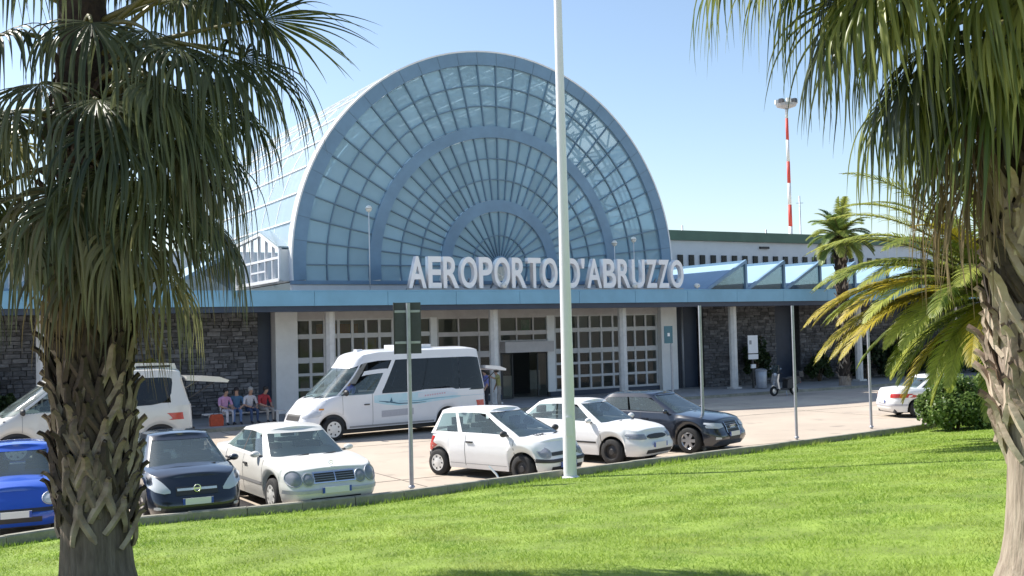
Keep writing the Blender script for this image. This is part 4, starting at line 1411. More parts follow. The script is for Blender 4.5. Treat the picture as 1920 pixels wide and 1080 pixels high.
# --- white saloon seen from behind, driving off to the right
sp = dict(paint='paint_white', xf=2.2, xr=-2.25, w=1.72, wb=2.65, wr=.30, nose=NOSE, tail=[(0, .12), (.15, .03), (.3, 0), (.5, .0), (.56, .04), (.8, .05), (1, .14)],
          deck=[(-2.25, .90), (-2.1, .96), (-1.5, 1.0), (-.4, .96), (.7, .93), (1.1, .91), (1.7, .85), (2.05, .78), (2.2, .68)],
          cab=dict(fb=1.12, ft=.28, rb=-1.62, rt=-.85, wb=.77, wt=.57, roof=[(-1.6, 1.33), (-.9, 1.38), (-.3, 1.41), (.3, 1.38), (1, 1.34)], nf=6, nr=5),
          holes=[('s', -.70, .75, .10, .86), ('f', .885, 0, .08, .90), ('r', .9, 0, .1, .9)])
hd = R(6)
c = Car('passing_car', 'white saloon car seen from behind, half hidden by the round green bush', sp, place(1722, 783, 0, (-1.325, -.75), hd), hd)
c.shell()
c.side_windows('side_window', 'car_glass', [(-.70, .30, .84), (-.6, .12, .86), (.02, .10, .86)])
c.side_windows('side_window', 'car_glass', [(.07, .10, .86), (.62, .10, .86), (.75, .10, .7)])
c.screen('windscreen', 'car_glass', .89, .07, .91, 1)
c.screen('rear_window', 'car_glass', .90, .1, .9, -1)
c.wheels('cap'); c.mirrors('paint_white', .72)
c.lamp('tail_lamp', 'tail_red', [(.50, .68, .82), (.76, .68, .82), (.83, .69, .82)], sgn=-1, off=.012)
c.plate(-1, .55)
c.end_panel('bumper_strip', 'decal_grey', [(-.80, .40, .47), (.80, .40, .47)], sgn=-1, off=.014, n=24)
c.hstrip('rub_strip', 'seam_light', -.9, .95, .45, .50)
c.seam(1.0, .26, .9); c.seam(-.05, .26, .94); c.seam(-.95, .45, .96); c.handle(.12, .78, 'seam'); c.handle(-.82, .80, 'seam')
c.lamp('headlight', 'lamp_glass', [(.45, .58, .70), (.76, .60, .72)], off=.012)

# --- white minibus with wave graphics
sp = dict(cat='minibus', paint='paint_bus', xf=2.98, xr=-3.66, w=2.0, wb=4.05, wr=.345, arch=.10, nfe=5, nre=9, nose=[(0, .06), (.12, 0), (.32, .0), (.4, .03), (.7, .12), (1, .42)], tail=[(0, .05), (.1, 0), (1, .03)],
          sill=[(-9, .34), (9, .30)], wprof=[(0, .95), (.15, .99), (.4, 1), (.8, .99), (1, .975)], crown=.045,
          deck=[(-3.66, 1.32), (1.6, 1.32), (1.95, 1.30), (2.3, 1.20), (2.7, 1.04), (2.98, .90)],
          cab=dict(fb=2.32, ft=1.12, rb=-3.62, rt=-3.42, wb=.965, wt=.80, roof=[(-3.5, 2.54), (-3.0, 2.60), (-1, 2.60), (.4, 2.58), (.9, 2.50), (1.2, 2.34), (2.2, 2.2)], nf=6, nr=12, crown=.08, fe=.92),
          seats=[1.1, -.1, -1.0, -1.9, -2.8],
          holes=[('s', -.955, .84, .06, .80), ('f', .90, 0, .06, .80), ('r', .86, 0, .1, .8)])
hd = R(-143)
c = Car('minibus', 'white minibus with blue wave graphics, dark side windows and an open rear lid', sp, place(625, 827, 0, (2.12, .94), hd), hd, scale=1.05)
c.shell()
c.strip('cabin_panel', 'paint_bus', c.cab_side, [(.35, .02, .86), (.93, .02, .86)], n=2, sgn=1, off=-.03) if 0 else None
# side glazing in separate panes, the lower edge swings up and down again towards the tail
for sg in (1, -1):
    for cols in ([(-.955, -.02, .78), (-.9, -.03, .80), (-.62, -.02, .80)], [(-.615, -.02, .80), (-.46, .10, .80), (-.2, .06, .80), (-.14, .04, .80)],
                 [(-.135, .04, .80), (.05, .0, .80), (.355, -.04, .80)]):
        c.strip('side_window', 'tinted_glass', c.cab_side, cols, rows=8, n=14, sgn=sg, off=.004)
    c.strip('window_band', 'paint_bus', c.cab_side, [(.36, .0, .81), (.415, .0, .81)], n=2, sgn=sg, off=.002)
    c.strip('quarter_window', 'tinted_glass', c.cab_side, [(.43, .60, .80), (.60, .60, .72), (.68, .60, .62)], sgn=sg, off=.0)
    c.strip('window_frame', 'paint_bus', c.cab_side, [(.415, .50, .60), (.74, .50, .60)], n=6, sgn=sg, off=.006)
    c.strip('door_window', 'car_glass', c.cab_side, [(.455, .03, .49), (.64, .00, .49), (.75, .0, .30), (.82, .0, .04)], sgn=sg, off=.002, n=12)
    c.strip('window_pillar', 'paint_bus', c.cab_side, [(.415, -.02, .5), (.455, -.02, .5)], n=2, sgn=sg, off=.004)
    # wave graphics
    wv = lambda x: math.sin((x + 2.6) * 1.15)
    c.strip('wave_graphic', 'decal_cyan', c.side_pt, [(.66, 1.06, 1.27), (.3, .98, 1.29), (-.2, .92, 1.295), (-.9, .93, 1.295), (-1.5, .98, 1.29), (-2.1, 1.02, 1.16), (-2.5, 1.06, 1.10)], n=40, sgn=sg, off=.004)
    c.strip('wave_graphic', 'decal_pale', c.side_pt, [(-.9, 1.12, 1.27), (-1.5, 1.10, 1.30), (-2.0, 1.12, 1.27), (-2.4, 1.14, 1.20)], n=24, sgn=sg, off=.006)
    c.strip('swoosh_graphic', 'decal_blue', c.side_pt, [(.5, 1.085, 1.10), (.2, 1.04, 1.075), (-.2, .965, 1.0), (-.8, .955, .985), (-1.2, .985, .995)], n=30, sgn=sg, off=.008)
    c.strip('swoosh_graphic', 'decal_sea', c.side_pt, [(-.2, 1.05, 1.062), (-.9, 1.015, 1.045), (-1.5, 1.06, 1.085), (-2.3, 1.085, 1.095), (-3.5, 1.09, 1.096)], n=30, sgn=sg, off=.008)
    c.strip('letter_panel', 'decal_grey', c.side_pt, [(.42, .60, .80), (-.72, .62, .82)], n=8, sgn=sg, off=.006)
    for k in range(9):
        c.strip('small_lettering', 'decal_pink', c.side_pt, [(-1.15 - .09 * k, 1.15 + .006 * k, 1.19 + .006 * k), (-1.20 - .09 * k, 1.155 + .006 * k, 1.20 + .006 * k)], n=1, rows=1, sgn=sg, off=.010)
    mk = MB()
    q = lambda x, z: c.side_pt(x, z, .012, sg)
    mk.add([q(.12, 1.06), q(.02, 1.06), q(.06, 1.19)], [(0, 1, 2)]).add([q(.30, 1.03), q(-.12, 1.03), q(.1, 1.06)], [(0, 1, 2)])
    mk.build('boat_graphic', 'decal_blue', c.root, fix=False)
    c.strip('side_lamp', 'amber', c.side_pt, [(2.45, .93, .98), (2.32, .93, .98)], n=2, sgn=sg, off=.012)
c.screen('windscreen', 'car_glass', .905, .05, .80, 1)
c.screen('rear_window', 'tinted_glass', .86, .1, .8, -1)
c.wheels('cap'); c.wipers()
c.mirrors('plastic', .80, 1.5)
c.seam(.72, .36, 1.34, 'seam_light', .018); c.seam(1.72, .75, 1.30, 'seam_light', .014); c.handle(.92, 1.02)
c.lamp('headlight', 'lamp_glass', [(.52, .72, .84), (.72, .70, .95), (.90, .74, .98)], off=.012)
c.end_panel('grille', 'plastic', [(-.42, .62, .80), (.42, .62, .80)], off=.01)
c.end_panel('bumper_strip', 'seam_light', [(-.95, .34, .44), (.95, .34, .44)], off=.012, n=20)
c.plate(1, .46)
c.hstrip('sill_strip', 'seam_light', -1.5, 1.5, .345, .40)
c.lamp('tail_lamp', 'tail_red', [(.90, .72, .92), (.97, .72, .92)], sgn=-1, off=.012)
MB().box(-1.75, -.55, -.45, .45, 2.64, 2.78).build('roof_unit', 'paint_bus', c.root)
MB().box(.55, .75, -.1, .1, 2.60, 2.68).build('roof_vent', 'paint_bus', c.root)
lid = MB().prism([(-3.62, 1.93), (-4.45, 1.82), (-4.47, 1.88), (-4.2, 1.98), (-3.62, 2.03)], -.85, .85).build('rear_lid', 'paint_bus', c.root)
for y in (-.7, .7): MB().bar((-3.6, y, 1.45), (-4.2, y, 1.88), .025, .025).build('gas_strut', 'plastic', lid)
# driver at the wheel
BUS = c

# --- silver van with a raised tailgate
sp = dict(cat='van', paint='paint_silver', xf=2.42, xr=-2.40, w=1.92, wb=3.1, wr=.33, arch=.09, nfe=5, nre=8, nose=[(0, .06), (.12, 0), (.32, .0), (.4, .03), (.7, .14), (1, .45)], tail=[(0, .05), (.1, 0), (1, .04)],
          sill=[(-9, .30), (9, .28)], wprof=[(0, .95), (.15, .99), (.4, 1), (.8, .985), (1, .97)], crown=.045,
          deck=[(-2.4, 1.22), (1.0, 1.20), (1.5, 1.17), (1.9, 1.06), (2.42, .84)],
          cab=dict(fb=1.9, ft=.72, rb=-2.34, rt=-2.12, wb=.93, wt=.76, roof=[(-2.3, 2.06), (-1.6, 2.14), (0, 2.15), (.5, 2.12), (.9, 2.0), (1.8, 1.85)], nf=6, nr=9, crown=.07, fe=.92),
          seats=[.9, -.2, -1.2],
          holes=[('s', -.74, .0, .08, .74), ('s', .08, .34, .08, .74), ('s', .42, .82, .05, .70), ('f', .90, 0, .05, .84), ('r', .86, 0, .1, .8)])
hd = R(-147)
c = Car('van', 'silver passenger van with a roof unit and raised tailgate standing behind the palm trunk', sp, place(367, 828, .25, (-2.95, 1.0), hd), hd, scale=1.10)
c.root.scale = (1.24, 1.10, 1.12)
c.shell()
for sg in (1, -1):
    c.strip('side_window', 'tinted_glass', c.cab_side, [(-.80, .66, .78), (-.77, .38, .80), (-.72, .20, .80), (-.64, .10, .80), (-.54, .06, .80), (.02, .04, .80)], n=24, rows=8, sgn=sg, off=.006)
    c.strip('side_window', 'tinted_glass', c.cab_side, [(.06, .04, .80), (.36, .04, .80)], sgn=sg, off=.006)
    c.strip('door_window', 'car_glass', c.cab_side, [(.42, .03, .72), (.56, .03, .72), (.70, .03, .50), (.82, .03, .10)], n=12, sgn=sg, off=.0)
c.screen('windscreen', 'car_glass', .905, .05, .84, 1)
c.screen('rear_window', 'tinted_glass', .86, .1, .8, -1)
c.wheels('cap'); c.wipers(); c.mirrors('plastic', .80, 1.4)
c.seam(.35, .34, 1.2, 'seam_light', .016); c.seam(1.42, .75, 1.15, 'seam_light', .014); c.seam(-.85, .34, 1.2, 'seam_light', .014); c.handle(.55, 1.0)
c.lamp('headlight', 'lamp_glass', [(.48, .66, .78), (.70, .66, .92), (.88, .72, .98)], off=.012)
c.end_panel('grille', 'plastic', [(-.42, .60, .74), (.42, .60, .74)], off=.01)
c.plate(1, .44)
c.hstrip('rub_strip', 'seam_light', -1.0, 1.0, .55, .62)
c.lamp('tail_lamp', 'tail_red', [(.90, .84, 1.02), (.945, .84, 1.02)], sgn=-1, off=.012)
c.end_panel('bumper', 'plastic', [(-.93, .32, .58), (.93, .32, .58)], sgn=-1, off=.05, n=20)
ru = MB().prism([(-.75, 2.17), (-2.05, 2.14), (-2.0, 2.30), (-.9, 2.33)], -.5, .5).build('roof_unit', 'paint_silver', c.root)
MB().box(-1.9, -1.1, -.503, -.45, 2.2, 2.26).build('vent_slot', 'plastic', ru)
MB().box(-1.9, -1.1, .45, .503, 2.2, 2.26).build('vent_slot', 'plastic', ru)
lid = MB().prism([(-2.2, 1.84), (-3.2, 1.74), (-3.24, 1.80), (-3.0, 1.90), (-2.2, 1.96)], -.82, .82).build('tailgate', 'paint_silver', c.root)
for y in (-.75, .75): MB().bar((-2.32, y, 1.4), (-2.9, y, 1.78), .025, .025).build('gas_strut', 'plastic', lid)

# ------------------------------------------------------------------ palms
def fan_mesh(name, elev, pet, rad, droop, seed, mats, nseg=46, span=120, fold=.28, split=.36, thin=.8):
    rs = random.Random(seed)
    mb = MB()
    d = Vector((math.cos(elev), 0, math.sin(elev)))
    p = Vector((0, 0, 0))
    pts = [p.copy()]
    for k in range(9):
        d = (d + Vector((0, 0, -1)) * droop * .045 * (.4 + k / 8)).normalized()
        p = p + d * pet / 9
        pts.append(p.copy())
    mb.tube(pts, [.038 - .022 * k / 9 for k in range(10)], 5, mi=1)
    s = Vector((0, 1, 0))
    tw = rs.uniform(-.35, .35)
    n = d.cross(s)
    s = (s * math.cos(tw) + n * math.sin(tw)).normalized()
    n = d.cross(s).normalized()
    dphi = R(2 * span / nseg)
    for i in range(nseg):
        phi = R(-span) + dphi * (i + .5) + rs.uniform(-.02, .02)
        L = rad * (1 - .22 * (abs(phi) / R(span)) ** 2) * rs.uniform(.72, 1.12)
        dr = (d * math.cos(phi) + s * math.sin(phi) - n * .10 * math.cos(phi)).normalized()
        q = p.copy()
        K = 12
        rows = []
        g = droop * rs.uniform(.7, 1.35)
        bend = rs.uniform(.16, .46)            # where the blade gives way and hangs
        jx, jy = rs.uniform(-.10, .10), rs.uniform(-.10, .10)
        for k in range(K + 1):
            f = k / K
            r_ = max(.012, f * L)
            w = min(2 * r_ * math.tan(dphi / 2) * 1.05, .055 * thin)
            if f > split: w = min(w, .05 * thin * (1 - ((f - split) / (1 - split)) ** 1.6) + .0015)
            side = dr.cross(n)
            if side.length < .1: side = dr.cross(s)
            side.normalize()
            up = side.cross(dr).normalized()
            rows.append([q - side * w / 2, q + up * w * fold * (1 if i % 2 else -1), q + side * w / 2])
            pull = .03 if f < bend else .30 * min(1.0, (f - bend) * 4 + .3)
            dr = (dr + Vector((jx * f, jy * f, -1)) * g * pull + Vector((rs.uniform(-.05, .05), rs.uniform(-.05, .05), 0))).normalized()
            q = q + dr * L / K
        mb.grid(rows)
    return mb.mesh(name, mats, smooth=True, fix=False)


def boots(trunk, zr, rad, mats, seed, count, scale=1.0):
    """split leaf bases criss-crossing round the trunk"""
    rs = random.Random(seed)
    meshes = []
    for v in range(4):
        r2 = random.Random(seed * 7 + v)
        mb = MB()

        def strip(path, w0, w1, th=.018):
            rows = []
            m_ = len(path)
            for i, (a, z, r_) in enumerate(path):
                w = w0 + (w1 - w0) * i / (m_ - 1)
                c_ = Vector((r_ * math.cos(a), r_ * math.sin(a), z))
                tn = Vector((-math.sin(a), math.cos(a), 0))
                a2, z2, r22 = path[min(i + 1, m_ - 1)]; a1, z1, r11 = path[max(i - 1, 0)]
                dd = Vector((r22 * math.cos(a2) - r11 * math.cos(a1), r22 * math.sin(a2) - r11 * math.sin(a1), z2 - z1)).normalized()
                rd = Vector((math.cos(a), math.sin(a), 0))
                wd_ = dd.cross(rd).normalized()
                nn = wd_.cross(dd).normalized()
                rows.append([c_ - wd_ * w / 2, c_ + nn * th, c_ + wd_ * w / 2, c_ - nn * th])
            mb.grid(rows, closed=True)
        h = .42 * scale
        sp_ = r2.uniform(.32, .42)
        out = r2.uniform(.04, .13)
        strip([(-sp_, 0, rad * .97), (-sp_ * .62, h * .3, rad + .03), (-sp_ * .25, h * .6, rad + .05), (0, h * .85, rad + .06)], .07, .085, .026)
        strip([(sp_, 0, rad * .97), (sp_ * .62, h * .3, rad + .03), (sp_ * .25, h * .6, rad + .05), (0, h * .85, rad + .06)], .07, .085, .026)
        strip([(0, h * .75, rad + .06), (.02, h * 1.0, rad + .08), (.03, h * 1.18, rad + out), (.03, h * 1.3, rad + out * 1.5)], .10, .05, .026)
        meshes.append(mb)
    mm = [(m_.mesh('leaf_base', mname, smooth=40)) for m_ in meshes for mname in mats]
    for k in range(count):
        z = zr[0] + (zr[1] - zr[0]) * k / count
        a = k * 2.39996 + rs.uniform(-.15, .15)
        f = k / count
        pick = rs.choice(mm)
        o = link('leaf_base', pick, trunk, (0, 0, z + rs.uniform(-.05, .05)), (rs.uniform(-.08, .08), rs.uniform(-.08, .08), a + rs.uniform(-.3, .3)))
        k2 = rs.uniform(.94, 1.08)
        o.scale = (k2, k2, rs.uniform(.7, 1.35))


def trunk_mesh(prof, mats, seed, n=28, split_z=None):
    rs = random.Random(seed)
    mb = MB()
    rows = []
    ph = [rs.uniform(0, 6.28) for _ in range(6)]
    for r_, z in prof:
        rows.append([(r_ * (1 + .035 * math.sin(5 * a + ph[0] + z) + .02 * math.sin(11 * a + ph[1] - 2 * z) + rs.uniform(-.012, .012)) * math.cos(a),
                      r_ * (1 + .035 * math.sin(5 * a + ph[0] + z) + .02 * math.sin(11 * a + ph[1] - 2 * z)) * math.sin(a), z) for a in [2 * math.pi * k / n for k in range(n)]])
    base = len(mb.v)
    mb.grid(rows, closed=True)
    if split_z is not None:
        per = n
        for i in range(len(rows) - 1):
            if prof[i][1] >= split_z:
                for k in range(per): mb.mi[i * per + k] = 1
    return mb.mesh('trunk', mats, smooth=True, fix=False)


def fan_palm(label, loc, lean, prof, split_z, bootspec, fr, leafmats, seed, group=None, bark='bark'):
    root = thing('fan_palm', label, 'palm tree', loc, 0, group)
    tr = link('trunk', trunk_mesh(prof, [bark, 'bark_dark'], seed, split_z=split_z), root)
    root.rotation_euler = lean
    for zr, rad, mats, cnt, sc_ in bootspec:
        boots(tr, zr, rad, mats, seed + int(zr[0] * 10), cnt, sc_)
    rs = random.Random(seed)
    cache = {}
    for (z, az, el, pet, rad, droop, dry) in fr:
        key = (round(el / 12), round(pet / .3), round(rad / .2), round(droop / .3), dry, rs.randrange(2))
        if key not in cache:
            cache[key] = fan_mesh('frond', R(key[0] * 12), key[1] * .3, key[2] * .2, key[3] * .3, seed * 31 + len(cache), [leafmats[dry], 'petiole'],
                                  thin=(.4 if dry == 2 else .7), nseg=(20 if dry == 2 else 42), span=(46 if dry == 2 else 120))
        a = R(az)
        r0 = .18
        link('frond', cache[key], root, (r0 * math.cos(a), r0 * math.sin(a), z), (rs.uniform(-.12, .12), 0, a))
    return root


# left palm: azimuth 0 points right in the picture, 90 away, -90 to the camera
PL = G(183, 1092, .80)
gz = lawn_z(PL.x, PL.y)
fr = []
rs = random.Random(3)
fr += [(5.75, -4, 12, 1.95, 1.1, .4, 0), (5.8, 8, 12, 2.1, 1.3, 1.6, 0), (5.75, -18, 8, 2.0, 1.3, 2.2, 0), (5.7, 20, 10, 1.8, 1.3, 2.2, 0), (5.5, -30, 4, 1.8, 1.3, 2.4, 0), (5.3, 5, 0, 1.8, 1.3, 2.4, 0), (5.1, -12, -6, 1.6, 1.3, 2.4, 1), (6.1, -10, 24, 2.1, 1.3, 2.0, 0), (5.75, 2, 42, 1.8, 1.1, 1.5, 0), (5.55, -28, 30, 1.5, 1.2, 2.0, 0), (5.2, 25, 26, 1.5, 1.2, 2.2, 0), (5.95, -8, 34, 1.9, 1.1, .75, 0),
       (5.0, -62, 18, 1.2, 1.2, 2.2, 0), (4.7, -20, 14, 1.4, 1.2, 2.4, 0), (4.4, 8, 0, 1.5, 1.2, 2.4, 0), (4.3, -45, -12, 1.2, 1.2, 2.4, 1), (5.25, -100, 22, .9, 1.2, 2.1, 0),
       (5.0, -130, 20, .9, 1.2, 2.1, 0), (4.25, -90, -12, .6, 1.1, 2.0, 0), (4.1, -120, -16, .7, 1.1, 2.2, 0), (4.0, -60, -20, .8, 1.1, 2.2, 1), (4.6, 180, 4, 1.3, 1.2, 2.2, 0),
       (4.9, 205, 14, 1.3, 1.2, 2.2, 0), (5.1, 160, 20, 1.5, 1.2, 2.2, 0), (4.3, 200, -8, 1.2, 1.2, 2.4, 1), (3.9, -75, -30, .6, 1.1, 2.2, 2), (3.8, -110, -34, .6, 1.0, 2.2, 2), (3.7, -20, -35, .7, 1.0, 2.2, 2)]
fr += [(6.3 + .18 * k, -150 + k * 52, 18 + 8 * (k % 3), 1.1, 1.1, 2.0, 0) for k in range(7)]
fr = [fr[0]] + [(z, az, el, p_ * .72, r_, d_, q_) for (z, az, el, p_, r_, d_, q_) in fr[1:]]
for k in range(15):
    fr.append((4.35 + 1.9 * (k % 7) / 7, -75 + (k * 47) % 120, -4 + 22 * ((k * 3) % 7) / 7, (.6, 1.0, .8, 1.2)[k % 4], 1.2, 2.4, (0, 0, 1, 0, 1)[k % 5]))
for k in range(14):
    f = k / 14
    fr.append((4.0 + 3.6 * f, k * 137.5, -16 + 80 * f + rs.uniform(-8, 8), rs.uniform(.6, 1.1), rs.uniform(1.0, 1.25), 2.3 - 1.2 * f, 0 if f > .35 else rs.choice((0, 1))))
prof = [(.47, -.15), (.44, 0), (.40, .12), (.365, .3), (.345, .55), (.335, .9), (.335, 1.3), (.34, 1.8), (.33, 2.6), (.31, 3.4), (.29, 4.4), (.26, 5.6), (.2, 6.8), (.1, 7.6)]
fan_palm('shaggy dark fan palm with criss-cross leaf bases between the black and blue cars', (PL.x, PL.y, gz), (0, R(-1.0), 0), prof, 1.05,
         [((.5, .9), .345, ['boot', 'boot_dark', 'boot_dark'], 12, .7), ((.85, 1.75), .335, ['boot', 'boot_dark', 'boot_mid', 'boot_mid'], 96, .85), ((1.7, 3.1), .335, ['boot_dark', 'boot_dark', 'boot_dark', 'boot'], 110, .9), ((3.1, 5.2), .30, ['boot_dark'], 40, .9)],
         [(z - gz + .55, az, el, p_, r_ + .1, d_, dr_) for (z, az, el, p_, r_, d_, dr_) in fr], ['fan_green', 'fan_mix', 'fan_dry'], 21, bark='bark_brown')

PR = G(1984, 1092, 1.2)
gz = lawn_z(PR.x, PR.y)
rs = random.Random(8)
fr = [(6.3, 178, 14, 2.0, 1.2, 2.0, 1), (6.2, 190, 8, 1.8, 1.2, 2.2, 1), (6.5, 168, 20, 2.1, 1.2, 1.2, 1), (6.0, 200, 6, 1.5, 1.2, 2.3, 1), (6.3, 180, 26, 1.5, 1.2, 2.2, 1), (6.4, 165, 30, 1.8, 1.2, 2.1, 1), (6.2, 200, 22, 1.5, 1.2, 2.3, 1), (6.1, 185, 12, 1.3, 1.2, 2.4, 0), (5.9, 215, 18, 1.1, 1.2, 2.3, 1), (6.5, 210, 30, 1.7, 1.2, 2.2, 1),
      (6.5, 190, 34, 1.9, 1.1, 2.2, 0), (6.2, 172, 16, 1.6, 1.1, 2.3, 1), (5.6, 230, 10, .9, 1.2, 2.3, 1), (5.3, 195, 4, .8, 1.2, 2.4, 0), (5.1, 175, 0, .8, 1.1, 2.4, 1), (5.0, 205, 0, .6, 1.2, 2.4, 0), (4.9, 225, -4, .6, 1.2, 2.4, 1),
      (4.8, 210, -6, .5, 1.2, 2.3, 2), (4.7, 180, -10, .6, 1.2, 2.3, 2), (4.45, 200, -24, .5, 1.2, 2.2, 2), (4.4, 160, -20, .6, 1.2, 2.2, 2),
      (4.9, 188, -12, .7, 1.2, 2.3, 2), (4.6, 215, -14, .6, 1.2, 2.3, 2), (5.2, 220, -2, .7, 1.2, 2.4, 1), (5.5, 180, 8, 1.0, 1.2, 2.4, 1), (5.4, 245, 8, .8, 1.2, 2.3, 1),
      (6.6, 150, 40, 1.6, 1.2, 2.0, 1), (6.1, 240, 30, 1.1, 1.2, 2.1, 1), (6.4, 225, 36, 1.4, 1.2, 2.0, 1), (5.1, 265, 0, .7, 1.2, 2.2, 1), (5.6, 270, 14, .9, 1.2, 2.2, 0), (5.8, 200, 14, 1.0, 1.2, 2.4, 1), (5.7, 178, 10, 1.2, 1.1, 2.4, 0)]
for k in range(18):
    f = k / 18
    fr.append((5.2 + 2.6 * f, 40 + k * 137.5, -20 + 85 * f + rs.uniform(-8, 8), rs.uniform(.9, 1.5), rs.uniform(1.0, 1.25), 2.3 - 1.4 * f, rs.choice((0, 1, 1))))
prof = [(.54, -.15), (.48, 0), (.42, .15), (.38, .35), (.35, .6), (.33, .9), (.33, 1.3), (.34, 2.0), (.32, 3.0), (.29, 4.2), (.22, 5.6), (.1, 6.4)]
fan_palm('fan palm with a pale flared trunk and long yellow-green hanging leaves, beside the round bush', (PR.x, PR.y, gz), (0, R(-.6), 0), prof, 2.2,
         [((.95, 1.85), .335, ['boot', 'boot', 'boot_pale'], 80, .85), ((1.85, 3.2), .33, ['boot', 'boot_dark', 'boot_pale'], 90, .9)],
         [(z - gz + .45, az, el, p_, r_ + .1, d_, dr_) for (z, az, el, p_, r_, d_, dr_) in fr], ['fan_green', 'fan_bright', 'fan_dry'], 33)

# a third fan palm stands just outside the left edge; its leaves hang into view
P3 = Vector((-7.15, 11.3, 0))
gz = lawn_z(P3.x, P3.y)
fr = [(5.2 + .25 * (k % 5), -60 + k * 33, 25 - 14 * (k % 4), 1.2, 1.2, 2.0, 0) for k in range(16)] + [(4.6, 5, 0, 1.1, 1.2, 2.2, 0), (4.3, -25, -10, 1.0, 1.2, 2.2, 0)]
prof = [(.45, -.15), (.40, .1), (.34, .5), (.33, 1.5), (.3, 3.2), (.24, 4.8), (.1, 5.6)]
fan_palm('fan palm at the edge of the lawn whose leaves hang over the blue car', (P3.x, P3.y, gz), (0, 0, 0), prof, 1.2, [((1.2, 4.0), .32, ['boot_dark'], 50, 1.0)],
         [(z - gz, az, el, p_, r_, d_, dr_) for (z, az, el, p_, r_, d_, dr_) in fr], ['fan_green', 'fan_bright', 'fan_dry'], 45)


def feather_mesh(name, elev, L, droop, seed, mats, nl=64, ll=.48):
    rs = random.Random(seed)
    mb = MB()
    d = Vector((math.cos(elev), 0, math.sin(elev)))
    p = Vector((0, 0, 0))
    pts, dirs = [p.copy()], [d.copy()]
    for k in range(24):
        d = (d + Vector((0, 0, -1)) * droop * .055 * (.3 + 1.4 * k / 24)).normalized()
        p = p + d * L / 24
        pts.append(p.copy()); dirs.append(d.copy())
    mb.tube(pts, [.032 * (1 - k / 25) + .004 for k in range(25)], 5, mi=1)
    for i in range(nl):
        f = .12 + .88 * i / nl
        k = min(23, int(f * 24)); fr_ = f * 24 - k
        c_ = pts[k].lerp(pts[k + 1], fr_); dd = dirs[k]
        sd_ = Vector((0, 1, 0))
        up = sd_.cross(dd) * -1
        up = dd.cross(sd_).normalized() * -1 if up.length < .01 else (up.normalized() if up.z > 0 else -up.normalized())
        ln = ll * (math.sin(math.pi * min(1, .12 + .9 * f)) ** .55) * rs.uniform(.85, 1.1)
        for sg in (1, -1):
            dr = (sd_ * sg * .80 + dd * (.55 + .5 * f) + up * .42 + Vector((rs.uniform(-.08, .08), 0, rs.uniform(-.1, .1)))).normalized()
            q = c_.copy()
            rows = []
            for j in range(5):
                w = .042 * (1 - (j / 4) ** 1.8) + .002
                s2 = dr.cross(up)
                s2 = s2.normalized() if s2.length > .01 else dd
                rows.append([q - s2 * w / 2, q + up * w * .25, q + s2 * w / 2])
                dr = (dr + Vector((0, 0, -1)) * .20 * droop).normalized()
                q = q + dr * ln / 4
            mb.grid(rows)
    return mb.mesh(name, mats, smooth=True, fix=False)


def feather_palm(label, loc, h, n, L, seed, tr=.2, mats=('feather_green', 'feather_yellow'), extra=(), group=None, ll=.48, emin=-35, emax=80):
    root = thing('feather_palm', label, 'palm tree', loc)
    rs = random.Random(seed)
    t = link('trunk', trunk_mesh([(tr * 1.35, -.1), (tr * 1.1, .2), (tr, .6), (tr * .95, h * .6), (tr * 1.15, h * .9), (tr * .6, h + .1)], ['bark', 'bark_dark'], seed, 20, 0.3), root)
    boots(t, (.2, h - .2), tr, ['boot', 'boot_dark'], seed, int(14 * h), .6)
    cache = {}
    lst = [(k * 137.5, emax - (emax - emin) * (k / n) ** .9 + rs.uniform(-6, 6), 0 if rs.random() < .75 else 1, L * rs.uniform(.85, 1.08)) for k in range(n)] + list(extra)
    for az, el, dry, ln in lst:
        key = (round(el / 10), dry, round(ln / .25), rs.randrange(2))
        if key not in cache:
            cache[key] = feather_mesh('frond', R(key[0] * 10), key[2] * .25, 1.0, seed * 13 + len(cache), [mats[dry], 'petiole'], ll=ll)
        a = R(az)
        link('frond', cache[key], root, (.08 * math.cos(a), .08 * math.sin(a), h + .1 * math.sin(R(el))), (rs.uniform(-.15, .15), 0, a))
    return root


fx = Vector((11.1, 24.0))
gz = lawn_z(fx.x, fx.y)
feather_palm('short feather palm with arching lime and yellow fronds behind the pale trunk', (fx.x, fx.y, gz), 3.75 - gz, 44, 3.6, 51, tr=.3, ll=.62,
             extra=[(188, 14, 1, 4.94), (196, 8, 1, 4.79), (182, 24, 1, 4.79), (205, 24, 0, 4.49), (175, 34, 0, 4.49), (190, 44, 0, 4.64), (200, 2, 0, 3.89), (214, 10, 0, 3.89), (170, 52, 0, 4.49), (184, 30, 0, 4.79), (222, 22, 0, 3.74), (230, 4, 1, 3.59), (186, 18, 0, 4.49), (193, 30, 0, 4.64), (178, 10, 1, 4.79), (208, 36, 0, 4.33), (165, 20, 0, 4.33), (172, 42, 0, 4.79), (198, 16, 1, 4.64), (188, 50, 0, 4.79), (180, 58, 0, 4.64), (216, -6, 0, 3.59), (190, -10, 0, 3.44), (184, 20, 1, 4.9), (191, 12, 1, 4.8), (187, 6, 1, 4.4), (199, 26, 0, 4.3), (207, 14, 0, 4.0)])
fx = W(33.2, -4.6, 0)
fx = Vector((16.75, 54.2, 0))
feather_palm('tall distant feather palm standing before the canopy and its rooflights', (fx.x, fx.y, 0), 7.7, 34, 1.9, 52, tr=.27, mats=('feather_green', 'bush_leaf'), ll=.55)
fx = W(36.0, -4.6, 0)
feather_palm('lower distant feather palm with dense green fronds near the hedge', (fx.x, fx.y, .12), 5.2, 34, 2.2, 53, tr=.25, mats=('feather_green', 'bush_leaf'), ll=.55)


